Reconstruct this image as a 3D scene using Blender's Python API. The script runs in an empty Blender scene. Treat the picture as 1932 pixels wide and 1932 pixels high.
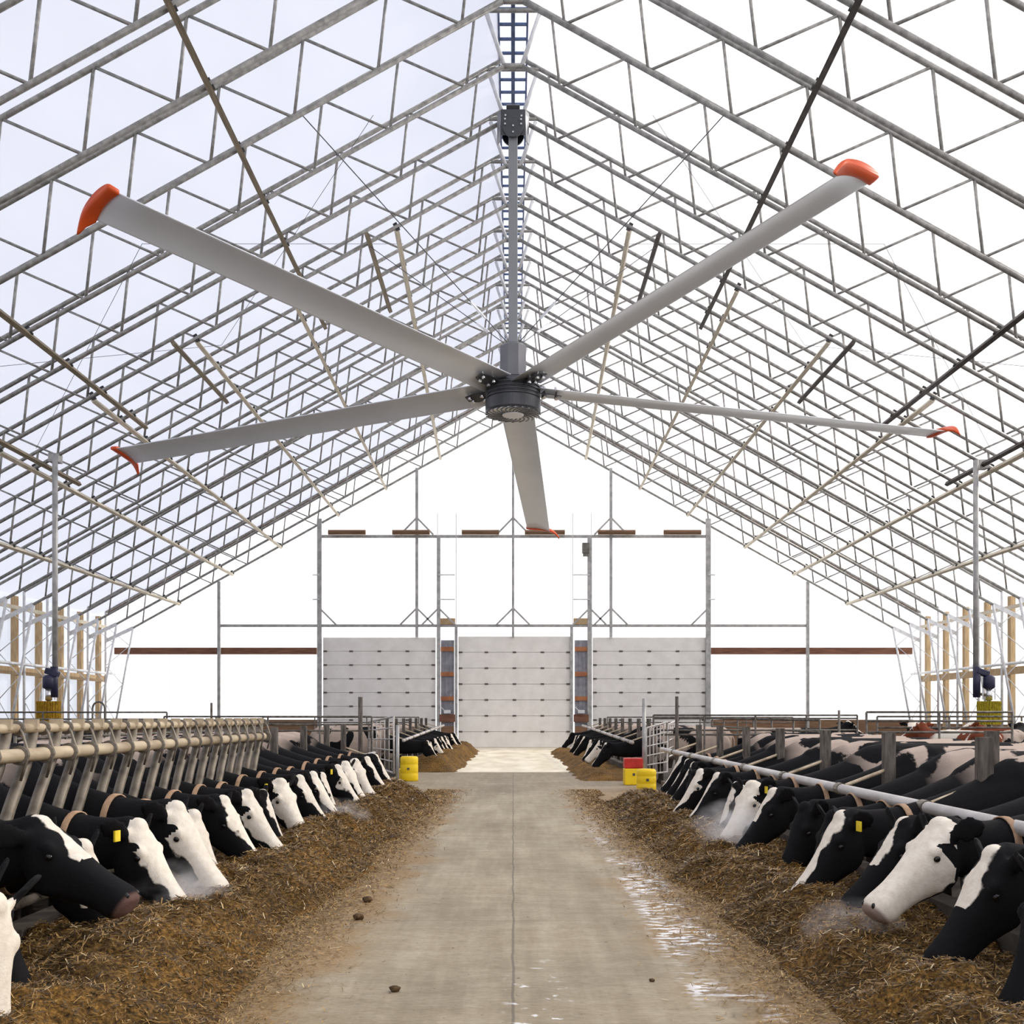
import bpy, math, random
import numpy as np
from mathutils import Vector, Matrix

random.seed(7)
rng = np.random.default_rng(7)
S = bpy.context.scene
COL = S.collection
PI = math.pi
FPX = 2000.0            # focal length in pixels of the 1932 px frame
EYE = 1.4               # camera height

# ------------------------------------------------------------------ camera, sky, sun, exposure
cd = bpy.data.cameras.new('camera'); cam = bpy.data.objects.new('camera', cd); COL.objects.link(cam)
cd.sensor_width = 36.0; cd.lens = FPX / 1932.0 * 36.0
cam.location = (0, 0, EYE); cam.rotation_euler = (PI / 2, 0, 0)
cd.shift_x = -2 / 1932.0; cd.shift_y = 386 / 1932.0
cd.clip_start = 0.05; cd.clip_end = 600
S.camera = cam

w = bpy.data.worlds.new('world'); S.world = w; w.use_nodes = True
bg = w.node_tree.nodes['Background']
bg.inputs[0].default_value = (0.85, 0.88, 1.0, 1); bg.inputs[1].default_value = 0.79

sd = bpy.data.lights.new('sun', 'SUN'); sun = bpy.data.objects.new('sun', sd); COL.objects.link(sun)
sd.energy = 4.6; sd.angle = math.radians(2.0); sd.color = (1.0, 0.93, 0.83)
sun_from = Vector((0.80, 0.38, 0.50)).normalized()
sun.rotation_euler = sun_from.to_track_quat('Z', 'Y').to_euler()
sun.location = (60, 30, 40)

S.view_settings.view_transform = 'Standard'; S.view_settings.look = 'None'
S.view_settings.gamma = 1.0; S.view_settings.use_curve_mapping = False
S.view_settings.exposure = 0.55
S.cycles.use_denoising = True
S.cycles.max_bounces = 7; S.cycles.diffuse_bounces = 4; S.cycles.glossy_bounces = 2
S.cycles.volume_bounces = 2; S.cycles.transmission_bounces = 4; S.cycles.transparent_max_bounces = 12
S.cycles.caustics_reflective = False; S.cycles.caustics_refractive = False

# ------------------------------------------------------------------ materials
def newmat(name):
    m = bpy.data.materials.new(name); m.use_nodes = True
    nt = m.node_tree
    return m, nt, nt.nodes['Principled BSDF'], nt.nodes['Material Output']

def N(nt, typ, **kw):
    n = nt.nodes.new(typ)
    for k, v in kw.items():
        setattr(n, k, v)
    return n

def setin(n, **kw):
    for k, v in kw.items():
        n.inputs[k.replace('_', ' ')].default_value = v

def noisy(name, c1, c2, scale=6.0, rough=0.6, metal=0.0, detail=4.0, bump=0.0, stretch=None, lo=0.35, hi=0.65, spec=0.4):
    """two-tone noise material"""
    m, nt, b, out = newmat(name)
    tc = N(nt, 'ShaderNodeTexCoord'); src = tc.outputs['Object']
    if stretch:
        mp = N(nt, 'ShaderNodeMapping'); mp.inputs['Scale'].default_value = stretch
        nt.links.new(src, mp.inputs[0]); src = mp.outputs[0]
    no = N(nt, 'ShaderNodeTexNoise'); setin(no, Scale=scale, Detail=detail)
    nt.links.new(src, no.inputs['Vector'])
    cr = N(nt, 'ShaderNodeValToRGB')
    cr.color_ramp.elements[0].position = lo; cr.color_ramp.elements[0].color = (*c1, 1)
    cr.color_ramp.elements[1].position = hi; cr.color_ramp.elements[1].color = (*c2, 1)
    nt.links.new(no.outputs[0], cr.inputs[0]); nt.links.new(cr.outputs[0], b.inputs['Base Color'])
    b.inputs['Roughness'].default_value = rough; b.inputs['Metallic'].default_value = metal
    b.inputs['Specular IOR Level'].default_value = spec
    if bump:
        bp = N(nt, 'ShaderNodeBump'); bp.inputs['Strength'].default_value = bump; bp.inputs['Distance'].default_value = 0.02
        nt.links.new(no.outputs[0], bp.inputs['Height']); nt.links.new(bp.outputs[0], b.inputs['Normal'])
    return m

def fabric(name, col, transp, refl=0.25):
    m, nt, b, out = newmat(name)
    nt.nodes.remove(b)
    tc = N(nt, 'ShaderNodeTexCoord'); no = N(nt, 'ShaderNodeTexNoise'); setin(no, Scale=0.5, Detail=4.0)
    mp = N(nt, 'ShaderNodeMapping'); mp.inputs['Scale'].default_value = (1.5, 0.5, 1.0)
    nt.links.new(tc.outputs['Object'], mp.inputs[0]); nt.links.new(mp.outputs[0], no.inputs['Vector'])
    cr = N(nt, 'ShaderNodeValToRGB')
    cr.color_ramp.elements[0].position = 0.3; cr.color_ramp.elements[0].color = (*[c * 0.95 for c in col], 1)
    cr.color_ramp.elements[1].position = 0.7; cr.color_ramp.elements[1].color = (*col, 1)
    nt.links.new(no.outputs[0], cr.inputs[0])
    tl = N(nt, 'ShaderNodeBsdfTranslucent'); df = N(nt, 'ShaderNodeBsdfDiffuse'); tr = N(nt, 'ShaderNodeBsdfTransparent')
    nt.links.new(cr.outputs[0], tl.inputs[0]); nt.links.new(cr.outputs[0], df.inputs[0])
    a = N(nt, 'ShaderNodeMixShader'); a.inputs[0].default_value = refl
    nt.links.new(tl.outputs[0], a.inputs[1]); nt.links.new(df.outputs[0], a.inputs[2])
    c = N(nt, 'ShaderNodeMixShader'); c.inputs[0].default_value = transp
    nt.links.new(a.outputs[0], c.inputs[1]); nt.links.new(tr.outputs[0], c.inputs[2])
    nt.links.new(c.outputs[0], out.inputs[0])
    return m

M = {}
M['roof'] = fabric('roof_fabric', (0.88, 0.88, 0.92), 0.22)
M['gable'] = fabric('gable_film', (0.97, 0.97, 0.96), 0.55, 0.08)
M['side'] = fabric('side_curtain', (0.92, 0.94, 0.95), 0.35)
M['galv'] = noisy('galvanised_steel', (0.21, 0.205, 0.19), (0.36, 0.35, 0.325), 9, 0.5, 0.3)
M['galv_light'] = noisy('white_and_lit_steel', (0.55, 0.56, 0.58), (0.70, 0.70, 0.70), 6, 0.5, 0.1)  # pale steel; on truss columns and legs it carries painted-in white light
M['pipe'] = noisy('weathered_pipe', (0.26, 0.19, 0.115), (0.60, 0.49, 0.33), 7, 0.6, 0.05, stretch=(1, .35, 1), lo=.3, hi=.62)
M['pipe_grey'] = noisy('dull_steel', (0.07, 0.06, 0.05), (0.19, 0.17, 0.14), 8, 0.6, 0.2)
M['slat'] = noisy('stall_steel', (0.09, 0.072, 0.052), (0.26, 0.22, 0.165), 7, 0.5, 0.25)
M['wood'] = noisy('post_wood', (0.34, 0.23, 0.12), (0.50, 0.36, 0.20), 4, 0.8, stretch=(6, 6, .6))
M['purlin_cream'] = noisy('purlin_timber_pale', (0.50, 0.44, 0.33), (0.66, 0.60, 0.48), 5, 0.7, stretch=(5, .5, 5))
M['purlin_backlit'] = noisy('purlin_backlit_shade', (0.035, 0.028, 0.025), (0.07, 0.055, 0.045), 5, 0.6)  # cream purlins seen against the light; their shade is put into this colour
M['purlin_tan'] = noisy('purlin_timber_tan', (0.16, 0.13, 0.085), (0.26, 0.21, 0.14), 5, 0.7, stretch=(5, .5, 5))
M['brown'] = noisy('rusty_beam', (0.13, 0.05, 0.03), (0.24, 0.11, 0.06), 3, 0.7, stretch=(.5, 3, 8))
M['boards'] = noisy('brown_boards', (0.16, 0.09, 0.05), (0.26, 0.15, 0.085), 3, 0.85, stretch=(.6, 3, 9))
M['orange_wood'] = noisy('orange_wood', (0.30, 0.11, 0.05), (0.42, 0.17, 0.07), 4, 0.8)
M['corr'] = noisy('corrugated_metal', (0.22, 0.22, 0.25), (0.32, 0.32, 0.35), 4, 0.5, 0.3)
M['track'] = noisy('door_track_steel', (0.30, 0.30, 0.29), (0.45, 0.44, 0.42), 5, 0.45, 0.3)
M['door'] = noisy('white_door_panel', (0.76, 0.73, 0.68), (0.84, 0.81, 0.76), 2, 0.55, stretch=(1, 1, 1))
M['hinge'] = noisy('dark_hinge', (0.05, 0.045, 0.04), (0.12, 0.10, 0.09), 6, 0.6)
M['yellow'] = noisy('yellow_plastic', (0.55, 0.30, 0.0), (0.90, 0.62, 0.01), 7, 0.5, lo=.2, hi=.42)
M['red'] = noisy('red_paint', (0.40, 0.02, 0.01), (0.60, 0.03, 0.02), 5, 0.5)
M['brush'] = noisy('brush_bristle', (0.20, 0.10, 0.005), (0.45, 0.27, 0.01), 40, 0.9, bump=1.0, stretch=(1, 1, .3))
M['brush2'] = noisy('brush_bristle_green', (0.20, 0.16, 0.005), (0.48, 0.38, 0.02), 40, 0.9, bump=1.0, stretch=(1, 1, .3))
M['navy'] = noisy('dark_blue_housing', (0.012, 0.014, 0.04), (0.03, 0.03, 0.07), 5, 0.5)
M['black'] = noisy('black_rubber', (0.01, 0.01, 0.01), (0.03, 0.03, 0.03), 5, 0.5)
M['chrome'] = noisy('bright_zinc', (0.6, 0.6, 0.6), (0.8, 0.8, 0.8), 5, 0.25, 0.9)
M['blade'] = noisy('anodised_blade', (0.76, 0.79, 0.83), (0.80, 0.83, 0.87), 1.0, 0.36, 0.15)
M['fan_grey'] = noisy('fan_grey_paint', (0.21, 0.215, 0.225), (0.23, 0.235, 0.245), 2, 0.4, 0.15)
M['shroud'] = noisy('shroud_grey_paint', (0.135, 0.135, 0.145), (0.15, 0.15, 0.16), 2, 0.4, 0.15)
M['fan_dark'] = noisy('fan_dark_paint', (0.06, 0.062, 0.068), (0.075, 0.077, 0.083), 3, 0.35, 0.35)
M['fan_black'] = noisy('fan_fin_black', (0.012, 0.015, 0.02), (0.02, 0.024, 0.03), 3, 0.35, 0.2)
M['orange'] = noisy('orange_tip', (0.62, 0.075, 0.012), (0.68, 0.09, 0.015), 2, 0.45)
M['badge'] = noisy('badge_white', (0.93, 0.93, 0.95), (0.95, 0.95, 0.97), 3, 0.4)
M['badge_ink'] = noisy('badge_ink', (0.25, 0.25, 0.25), (0.3, 0.3, 0.3), 3, 0.5)
M['collar'] = noisy('tan_collar', (0.30, 0.18, 0.10), (0.48, 0.31, 0.19), 12, 0.8)
M['tag'] = noisy('yellow_ear_tag', (0.75, 0.55, 0.02), (0.9, 0.7, 0.04), 12, 0.5)
M['eye'] = noisy('cow_eye', (0.004, 0.003, 0.003), (0.01, 0.008, 0.006), 12, 0.1)
M['snow'] = noisy('snow_ground', (0.80, 0.82, 0.85), (0.88, 0.89, 0.9), 0.2, 0.9)
M['curb'] = noisy('curb_concrete', (0.05, 0.04, 0.03), (0.11, 0.09, 0.07), 3, 0.9)
M['pen'] = noisy('pen_floor_muck', (0.05, 0.04, 0.03), (0.11, 0.09, 0.07), 1.5, 0.8)
M['box_grey'] = noisy('grey_casing', (0.10, 0.095, 0.08), (0.2, 0.19, 0.16), 6, 0.6)
M['cable'] = noisy('steel_cable', (0.10, 0.10, 0.11), (0.16, 0.16, 0.17), 6, 0.5, 0.5)
M['dung'] = noisy('brown_clod', (0.05, 0.03, 0.012), (0.12, 0.07, 0.03), 20, 0.9, bump=.8)

def concrete():
    m, nt, b, out = newmat('alley_concrete')
    L = nt.links.new
    tc = N(nt, 'ShaderNodeTexCoord'); o = tc.outputs['Object']
    sx = N(nt, 'ShaderNodeSeparateXYZ'); L(o, sx.inputs[0])
    def noise(scale, detail=4, st=(1, 1, 1), rough=.55):
        mp = N(nt, 'ShaderNodeMapping'); mp.inputs['Scale'].default_value = st; L(o, mp.inputs[0])
        n = N(nt, 'ShaderNodeTexNoise'); setin(n, Scale=scale, Detail=detail, Roughness=rough); L(mp.outputs[0], n.inputs['Vector'])
        return n.outputs[0]
    def ramp(src, p0, p1, c0=(0, 0, 0), c1=(1, 1, 1)):
        r = N(nt, 'ShaderNodeValToRGB'); r.color_ramp.elements[0].position = p0; r.color_ramp.elements[1].position = p1
        r.color_ramp.elements[0].color = (*c0, 1); r.color_ramp.elements[1].color = (*c1, 1); L(src, r.inputs[0]); return r.outputs[0]
    def mix(f, a, c):
        x = N(nt, 'ShaderNodeMix', data_type='RGBA')
        if isinstance(f, float): x.inputs[0].default_value = f
        else: L(f, x.inputs[0])
        for s, v in ((6, a), (7, c)):
            if isinstance(v, tuple): x.inputs[s].default_value = (*v, 1)
            else: L(v, x.inputs[s])
        return x.outputs[2]
    def mth(op, a, c=None, cl=False):
        x = N(nt, 'ShaderNodeMath', operation=op, use_clamp=cl)
        for s, v in ((0, a), (1, c)):
            if v is None: continue
            if isinstance(v, (int, float)): x.inputs[s].default_value = v
            else: L(v, x.inputs[s])
        return x.outputs[0]
    def mrange(src, a, c):
        x = N(nt, 'ShaderNodeMapRange', interpolation_type='SMOOTHSTEP'); L(src, x.inputs[0]); x.inputs[1].default_value = a; x.inputs[2].default_value = c
        return x.outputs[0]
    X, Y = sx.outputs[0], sx.outputs[1]
    aX = mth('ABSOLUTE', X)
    base = ramp(noise(1.2, 6, (1, .35, 1)), .3, .7, (0.275, 0.222, 0.142), (0.44, 0.378, 0.262))
    fine = ramp(noise(28, 5, (.6, 1.4, 1)), .35, .65, (0.80, 0.80, 0.80), (1.0, 1.0, 1.0))
    x1 = N(nt, 'ShaderNodeMix', data_type='RGBA', blend_type='MULTIPLY'); x1.inputs[0].default_value = 1; L(base, x1.inputs[6]); L(fine, x1.inputs[7])
    streak = ramp(noise(3.0, 6, (.7, 2.0, 1), .7), .40, .60, (0.86, 0.84, 0.80), (1.03, 1.03, 1.03))
    x2 = N(nt, 'ShaderNodeMix', data_type='RGBA', blend_type='MULTIPLY'); x2.inputs[0].default_value = 1; L(x1.outputs[2], x2.inputs[6]); L(streak, x2.inputs[7])
    tyre = ramp(noise(2.4, 4, (3.0, .22, 1), .6), .42, .60, (0.88, 0.86, 0.83), (1.02, 1.02, 1.02))
    x3 = N(nt, 'ShaderNodeMix', data_type='RGBA', blend_type='MULTIPLY'); x3.inputs[0].default_value = 1; L(x2.outputs[2], x3.inputs[6]); L(tyre, x3.inputs[7])
    col = x3.outputs[2]
    # scattered silage stain near the feed on both sides
    edge = mth('ADD', aX, mth('MULTIPLY', mth('SUBTRACT', noise(1.3, 6), .5), 1.3))
    stain = mth('MULTIPLY', mrange(edge, .72, 1.15), mth('SUBTRACT', 1.0, mrange(Y, 19.5, 21.5)))
    speck = ramp(noise(60, 3), .38, .56)
    col = mix(mth('MULTIPLY', stain, mth('ADD', .35, mth('MULTIPLY', speck, .62))), col, (0.24, 0.135, 0.035))
    # brown traffic film on the cross alley
    film = mth('MULTIPLY', mrange(Y, 17.5, 20.5), ramp(noise(2.2, 5, (.6, 1.6, 1)), .3, .6))
    col = mix(mth('MULTIPLY', film, .5), col, (0.19, 0.135, 0.075))
    # dark crumbs
    crumb = ramp(noise(23, 2, (1, 1, 1)), .70, .73)
    col = mix(mth('MULTIPLY', crumb, .8), col, (0.09, 0.05, 0.02))
    # centre seam and cross joints
    seam = mth('SUBTRACT', 1.0, mrange(mth('ABSOLUTE', mth('ADD', X, mth('MULTIPLY', mth('SUBTRACT', noise(2), .5), .04))), .004, .011))
    col = mix(mth('MULTIPLY', seam, .7), col, (0.10, 0.08, 0.06))
    jy = mth('ABSOLUTE', mth('SUBTRACT', mth('MODULO', mth('ADD', Y, 1.3), 2.45), 1.22))
    joint = mth('SUBTRACT', 1.0, mrange(jy, .006, .02))
    col = mix(mth('MULTIPLY', joint, .3), col, (0.11, 0.09, 0.07))
    # tyre print of white glossy patches on the right
    band = mth('SUBTRACT', 1.0, mrange(mth('ABSOLUTE', mth('SUBTRACT', X, mth('ADD', 1.07, mth('MULTIPLY', Y, .004)))), .10, .26))
    band = mth('MULTIPLY', band, mth('SUBTRACT', 1.0, mrange(Y, 10, 17)))
    pn = mth('MULTIPLY', ramp(noise(9, 4, (1, 2.2, 1)), .5, .56), ramp(noise(1.3, 2), .38, .52))
    white_patch = mth('MULTIPLY', band, pn)
    pn2 = mth('MULTIPLY', ramp(noise(11, 3, (.7, 2.2, 1)), .66, .68), mrange(Y, 17, 20.5))
    pn3 = mth('MULTIPLY', ramp(noise(8, 3, (1, 1.2, 1)), .60, .66), mth('SUBTRACT', 1.0, mrange(mth('ABSOLUTE', mth('SUBTRACT', X, .12)), .05, .2)))
    pn3 = mth('MULTIPLY', pn3, mth('SUBTRACT', 1.0, mrange(Y, 5.2, 6.4)))
    white_patch = mth('MAXIMUM', white_patch, mth('MAXIMUM', pn2, pn3))
    col = mix(white_patch, col, (0.80, 0.80, 0.80))
    L(col, b.inputs['Base Color'])
    L(mth('SUBTRACT', .72, mth('MULTIPLY', white_patch, .5)), b.inputs['Roughness'])
    bp = N(nt, 'ShaderNodeBump'); bp.inputs['Strength'].default_value = .25; bp.inputs['Distance'].default_value = .01
    L(noise(40, 4), bp.inputs['Height']); L(bp.outputs[0], b.inputs['Normal'])
    return m
M['concrete'] = concrete()
M['concrete_pale'] = noisy('pale_concrete', (0.66, 0.57, 0.40), (0.88, 0.80, 0.62), 1.6, 0.6, stretch=(1, .3, 1), detail=6)  # paler concrete for the far end of the alley

def silage():
    m, nt, b, out = newmat('silage')
    L = nt.links.new
    tc = N(nt, 'ShaderNodeTexCoord')
    n1 = N(nt, 'ShaderNodeTexNoise'); setin(n1, Scale=45.0, Detail=6.0, Roughness=.7); L(tc.outputs['Object'], n1.inputs['Vector'])
    n2 = N(nt, 'ShaderNodeTexNoise'); setin(n2, Scale=2.2, Detail=4.0); L(tc.outputs['Object'], n2.inputs['Vector'])
    cr = N(nt, 'ShaderNodeValToRGB'); e = cr.color_ramp.elements
    e[0].position = .33; e[0].color = (0.016, 0.010, 0.004, 1); e[1].position = .70; e[1].color = (0.44, 0.26, 0.07, 1)
    k = e.new(.5); k.color = (0.155, 0.087, 0.022, 1)
    L(n1.outputs[0], cr.inputs[0])
    c2 = N(nt, 'ShaderNodeValToRGB'); e = c2.color_ramp.elements
    e[0].position = .35; e[0].color = (0.60, 0.58, 0.60, 1); e[1].position = .62; e[1].color = (1.2, 1.1, 0.95, 1)
    L(n2.outputs[0], c2.inputs[0])
    x = N(nt, 'ShaderNodeMix', data_type='RGBA', blend_type='MULTIPLY'); x.inputs[0].default_value = 1
    L(cr.outputs[0], x.inputs[6]); L(c2.outputs[0], x.inputs[7]); L(x.outputs[2], b.inputs['Base Color'])
    b.inputs['Roughness'].default_value = .85; b.inputs['Specular IOR Level'].default_value = .2
    bp = N(nt, 'ShaderNodeBump'); bp.inputs['Strength'].default_value = 1; bp.inputs['Distance'].default_value = .02
    L(n1.outputs[0], bp.inputs['Height']); L(bp.outputs[0], b.inputs['Normal'])
    return m
M['silage'] = silage()

def straw():
    m, nt, b, out = newmat('straw_blades')
    at = N(nt, 'ShaderNodeAttribute'); at.attribute_name = 'tone'
    cr = N(nt, 'ShaderNodeValToRGB'); e = cr.color_ramp.elements
    e[0].position = 0; e[0].color = (0.03, 0.018, 0.007, 1); e[1].position = 1; e[1].color = (0.66, 0.52, 0.30, 1)
    k = e.new(.35); k.color = (0.155, 0.085, 0.022, 1); k = e.new(.8); k.color = (0.42, 0.25, 0.07, 1)
    nt.links.new(at.outputs['Fac'], cr.inputs[0]); nt.links.new(cr.outputs[0], b.inputs['Base Color'])
    b.inputs['Roughness'].default_value = .6
    return m
M['straw'] = straw()

def hide(name, wcol, dark, wbody):
    """holstein coat; per-cow values come from the cow's own custom properties"""
    m, nt, b, out = newmat(name)
    L = nt.links.new
    def oattr(n):
        a = N(nt, 'ShaderNodeAttribute', attribute_type='OBJECT'); a.attribute_name = n; return a.outputs['Fac']
    def gattr(n):
        a = N(nt, 'ShaderNodeAttribute'); a.attribute_name = n; return a.outputs['Fac']
    def mth(op, a, c=None, cl=False):
        x = N(nt, 'ShaderNodeMath', operation=op, use_clamp=cl)
        for s, v in ((0, a), (1, c)):
            if v is None: continue
            if isinstance(v, (int, float)): x.inputs[s].default_value = v
            else: L(v, x.inputs[s])
        return x.outputs[0]
    def mixc(f, a, c):
        x = N(nt, 'ShaderNodeMix', data_type='RGBA'); L(f, x.inputs[0])
        for s, v in ((6, a), (7, c)):
            if isinstance(v, tuple): x.inputs[s].default_value = (*v, 1)
            else: L(v, x.inputs[s])
        return x.outputs[2]
    def sstep(src, w_=.03):
        x = N(nt, 'ShaderNodeMapRange', interpolation_type='SMOOTHSTEP'); L(src, x.inputs[0]); x.inputs[1].default_value = -w_; x.inputs[2].default_value = w_
        return x.outputs[0]
    tc = N(nt, 'ShaderNodeTexCoord'); seed = oattr('seed')
    cb = N(nt, 'ShaderNodeCombineXYZ'); L(seed, cb.inputs[0]); L(seed, cb.inputs[2])
    va = N(nt, 'ShaderNodeVectorMath', operation='ADD'); L(tc.outputs['Object'], va.inputs[0]); L(cb.outputs[0], va.inputs[1])
    n = N(nt, 'ShaderNodeTexNoise'); setin(n, Scale=1.9, Detail=1.2, Roughness=.4, Distortion=.6); L(va.outputs[0], n.inputs['Vector'])
    nf = N(nt, 'ShaderNodeTexNoise'); setin(nf, Scale=26.0, Detail=4.0); L(va.outputs[0], nf.inputs['Vector'])
    nm = N(nt, 'ShaderNodeTexNoise'); setin(nm, Scale=5.0, Detail=1.5); L(va.outputs[0], nm.inputs['Vector'])
    fz = mth('MULTIPLY', mth('SUBTRACT', nf.outputs[0], .5), .09)
    body = sstep(mth('ADD', mth('SUBTRACT', n.outputs[0], oattr('thresh')), fz), .012)
    body = mth('MULTIPLY', body, gattr('trunk'))
    ang = mth('ADD', gattr('face_angle'), mth('ADD', fz, mth('MULTIPLY', mth('SUBTRACT', nm.outputs[0], .5), .62)))
    over = mth('MAXIMUM', mth('SUBTRACT', gattr('face_along'), mth('ADD', oattr('reach'), mth('MULTIPLY', mth('SUBTRACT', nm.outputs[0], .5), .25))), 0.0)
    face = sstep(mth('SUBTRACT', mth('SUBTRACT', oattr('blaze'), mth('MULTIPLY', over, 4.0)), ang), .02)
    muz = sstep(mth('SUBTRACT', gattr('face_along'), mth('SUBTRACT', 1.0, mth('MULTIPLY', oattr('muzzle_white'), .35))), .02)
    muz = mth('MULTIPLY', muz, mth('GREATER_THAN', oattr('muzzle_white'), .02))
    leg = mth('MULTIPLY', sstep(mth('SUBTRACT', .42, gattr('height')), .05), mth('LESS_THAN', gattr('face_along'), -.5))
    face = mth('MAXIMUM', face, muz)
    black = (0.0095, 0.0088, 0.0095)
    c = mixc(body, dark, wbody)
    c = mixc(leg, c, (0.045, 0.035, 0.026))
    dirt = N(nt, 'ShaderNodeMapRange'); L(nf.outputs[0], dirt.inputs[0]); dirt.inputs[1].default_value = .35; dirt.inputs[2].default_value = .75
    wv = mixc(mth('MULTIPLY', dirt.outputs[0], .45), wcol, (0.52, 0.43, 0.31))
    c = mixc(face, c, wv)
    nose = sstep(mth('SUBTRACT', gattr('face_along'), .97), .02)
    c = mixc(mth('MULTIPLY', nose, .8), c, (0.16, 0.09, 0.075))
    L(c, b.inputs['Base Color'])
    b.inputs['Roughness'].default_value = .85; b.inputs['Specular IOR Level'].default_value = .12
    bp = N(nt, 'ShaderNodeBump'); bp.inputs['Strength'].default_value = .3; bp.inputs['Distance'].default_value = .008
    nh = N(nt, 'ShaderNodeTexNoise'); setin(nh, Scale=90.0, Detail=3.0); L(tc.outputs['Object'], nh.inputs['Vector'])
    L(nh.outputs[0], bp.inputs['Height']); L(bp.outputs[0], b.inputs['Normal'])
    return m
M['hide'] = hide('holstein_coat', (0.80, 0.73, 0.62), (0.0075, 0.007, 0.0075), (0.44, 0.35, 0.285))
M['hide_red'] = hide('red_holstein_coat', (0.80, 0.74, 0.64), (0.17, 0.045, 0.02), (0.75, 0.68, 0.58))

# ------------------------------------------------------------------ mesh helpers
class MB:
    """collects shapes and links them as one mesh object"""
    def __init__(s): s.v = []; s.f = []
    def add(s, vs, fs):
        k = len(s.v); s.v += [tuple(p) for p in vs]; s.f += [tuple(i + k for i in f) for f in fs]; return s
    def box(s, c, d, rot=None):
        c = Vector(c); hx, hy, hz = [q / 2 for q in d]
        P = [Vector((x * hx, y * hy, z * hz)) for x in (-1, 1) for y in (-1, 1) for z in (-1, 1)]
        if rot is not None: P = [rot @ p for p in P]
        return s.add([p + c for p in P], [(0, 1, 3, 2), (4, 6, 7, 5), (0, 4, 5, 1), (2, 3, 7, 6), (0, 2, 6, 4), (1, 5, 7, 3)])
    def beam(s, a, b, wx, wz, up=(0, 0, 1)):
        """rectangular bar from a to b"""
        a, b = Vector(a), Vector(b); d = (b - a); l = d.length; d.normalize()
        up = Vector(up)
        x = d.cross(up)
        if x.length < 1e-4: x = d.cross(Vector((1, 0, 0)))
        x.normalize(); z = x.cross(d)
        R = Matrix((x, d, z)).transposed()
        return s.box((a + b) / 2, (wx, l, wz), R)
    def tube(s, pts, r, n=10, caps=True):
        pts = [Vector(p) for p in pts]; m = len(pts)
        rr = r if isinstance(r, (list, tuple)) else [r] * m
        V = []; F = []
        prev = None
        for i, p in enumerate(pts):
            t = (pts[min(i + 1, m - 1)] - pts[max(i - 1, 0)]).normalized()
            if prev is None:
                u = t.cross(Vector((0, 0, 1)))
                if u.length < 1e-3: u = t.cross(Vector((1, 0, 0)))
            else:
                u = prev - t * prev.dot(t)
            u.normalize(); prev = u; v = t.cross(u)
            for k in range(n):
                a = 2 * PI * k / n
                V.append(p + (u * math.cos(a) + v * math.sin(a)) * rr[i])
        for i in range(m - 1):
            for k in range(n):
                F.append((i * n + k, i * n + (k + 1) % n, (i + 1) * n + (k + 1) % n, (i + 1) * n + k))
        if caps:
            F.append(tuple(range(n - 1, -1, -1))); F.append(tuple((m - 1) * n + k for k in range(n)))
        return s.add(V, F)
    def lathe(s, prof, c=(0, 0, 0), n=32):
        """prof: (radius, z) pairs, revolved round z"""
        V = []; F = []; c = Vector(c)
        for (r, z) in prof:
            for k in range(n):
                a = 2 * PI * k / n; V.append(c + Vector((r * math.cos(a), r * math.sin(a), z)))
        m = len(prof)
        for i in range(m - 1):
            for k in range(n):
                F.append((i * n + k, i * n + (k + 1) % n, (i + 1) * n + (k + 1) % n, (i + 1) * n + k))
        F.append(tuple(range(n - 1, -1, -1))); F.append(tuple((m - 1) * n + k for k in range(n)))
        return s.add(V, F)
    def rings(s, rings, caps=True):
        n = len(rings[0]); V = [p for r in rings for p in r]; F = []
        for i in range(len(rings) - 1):
            for k in range(n):
                F.append((i * n + k, i * n + (k + 1) % n, (i + 1) * n + (k + 1) % n, (i + 1) * n + k))
        if caps:
            F.append(tuple(range(n - 1, -1, -1))); F.append(tuple((len(rings) - 1) * n + k for k in range(n)))
        return s.add(V, F)
    def mesh(s, name, mat, smooth=False):
        me = bpy.data.meshes.new(name); me.from_pydata(s.v, [], s.f)
        me.materials.append(mat)
        if smooth: me.polygons.foreach_set('use_smooth', [True] * len(me.polygons))
        me.update(); return me
    def build(s, name, mat, parent=None, smooth=False, bevel=0.0):
        return obj(name, s.mesh(name, mat, smooth), parent, bevel=bevel)

def obj(name, me, parent=None, loc=None, rot=None, bevel=0.0):
    o = bpy.data.objects.new(name, me); COL.objects.link(o)
    if parent is not None: o.parent = parent
    if loc is not None: o.location = loc
    if rot is not None: o.rotation_euler = rot
    if bevel:
        b = o.modifiers.new('bevel', 'BEVEL'); b.width = bevel; b.segments = 2; b.limit_method = 'ANGLE'
    return o

def tag(o, label, cat=None, group=None, kind=None):
    o['label'] = label
    if cat: o['category'] = cat
    if group: o['group'] = group
    if kind: o['kind'] = kind
    return o

def thing(name, label, cat, loc=(0, 0, 0), rotz=0, group=None):
    o = bpy.data.objects.new(name, None); COL.objects.link(o); o.location = loc; o.rotation_euler = (0, 0, rotz)
    return tag(o, label, cat, group)

def struct(name, mb, mat, parent=None, **kw):
    o = mb.build(name, mat, parent, **kw)
    if parent is None: o['kind'] = 'structure'
    return o

def copy_tree(o, parent=None):
    c = o.copy(); COL.objects.link(c); c.parent = parent
    for ch in list(o.children): copy_tree(ch, c)
    return c

def ordn(i):
    return ['first', 'second', 'third', 'fourth', 'fifth', 'sixth', 'seventh', 'eighth', 'ninth', 'tenth', 'eleventh', 'twelfth',
            'thirteenth', 'fourteenth', 'fifteenth', 'sixteenth', 'seventeenth', 'eighteenth', 'nineteenth', 'twentieth',
            'twenty-first', 'twenty-second', 'twenty-third', 'twenty-fourth', 'twenty-fifth'][i]

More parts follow.
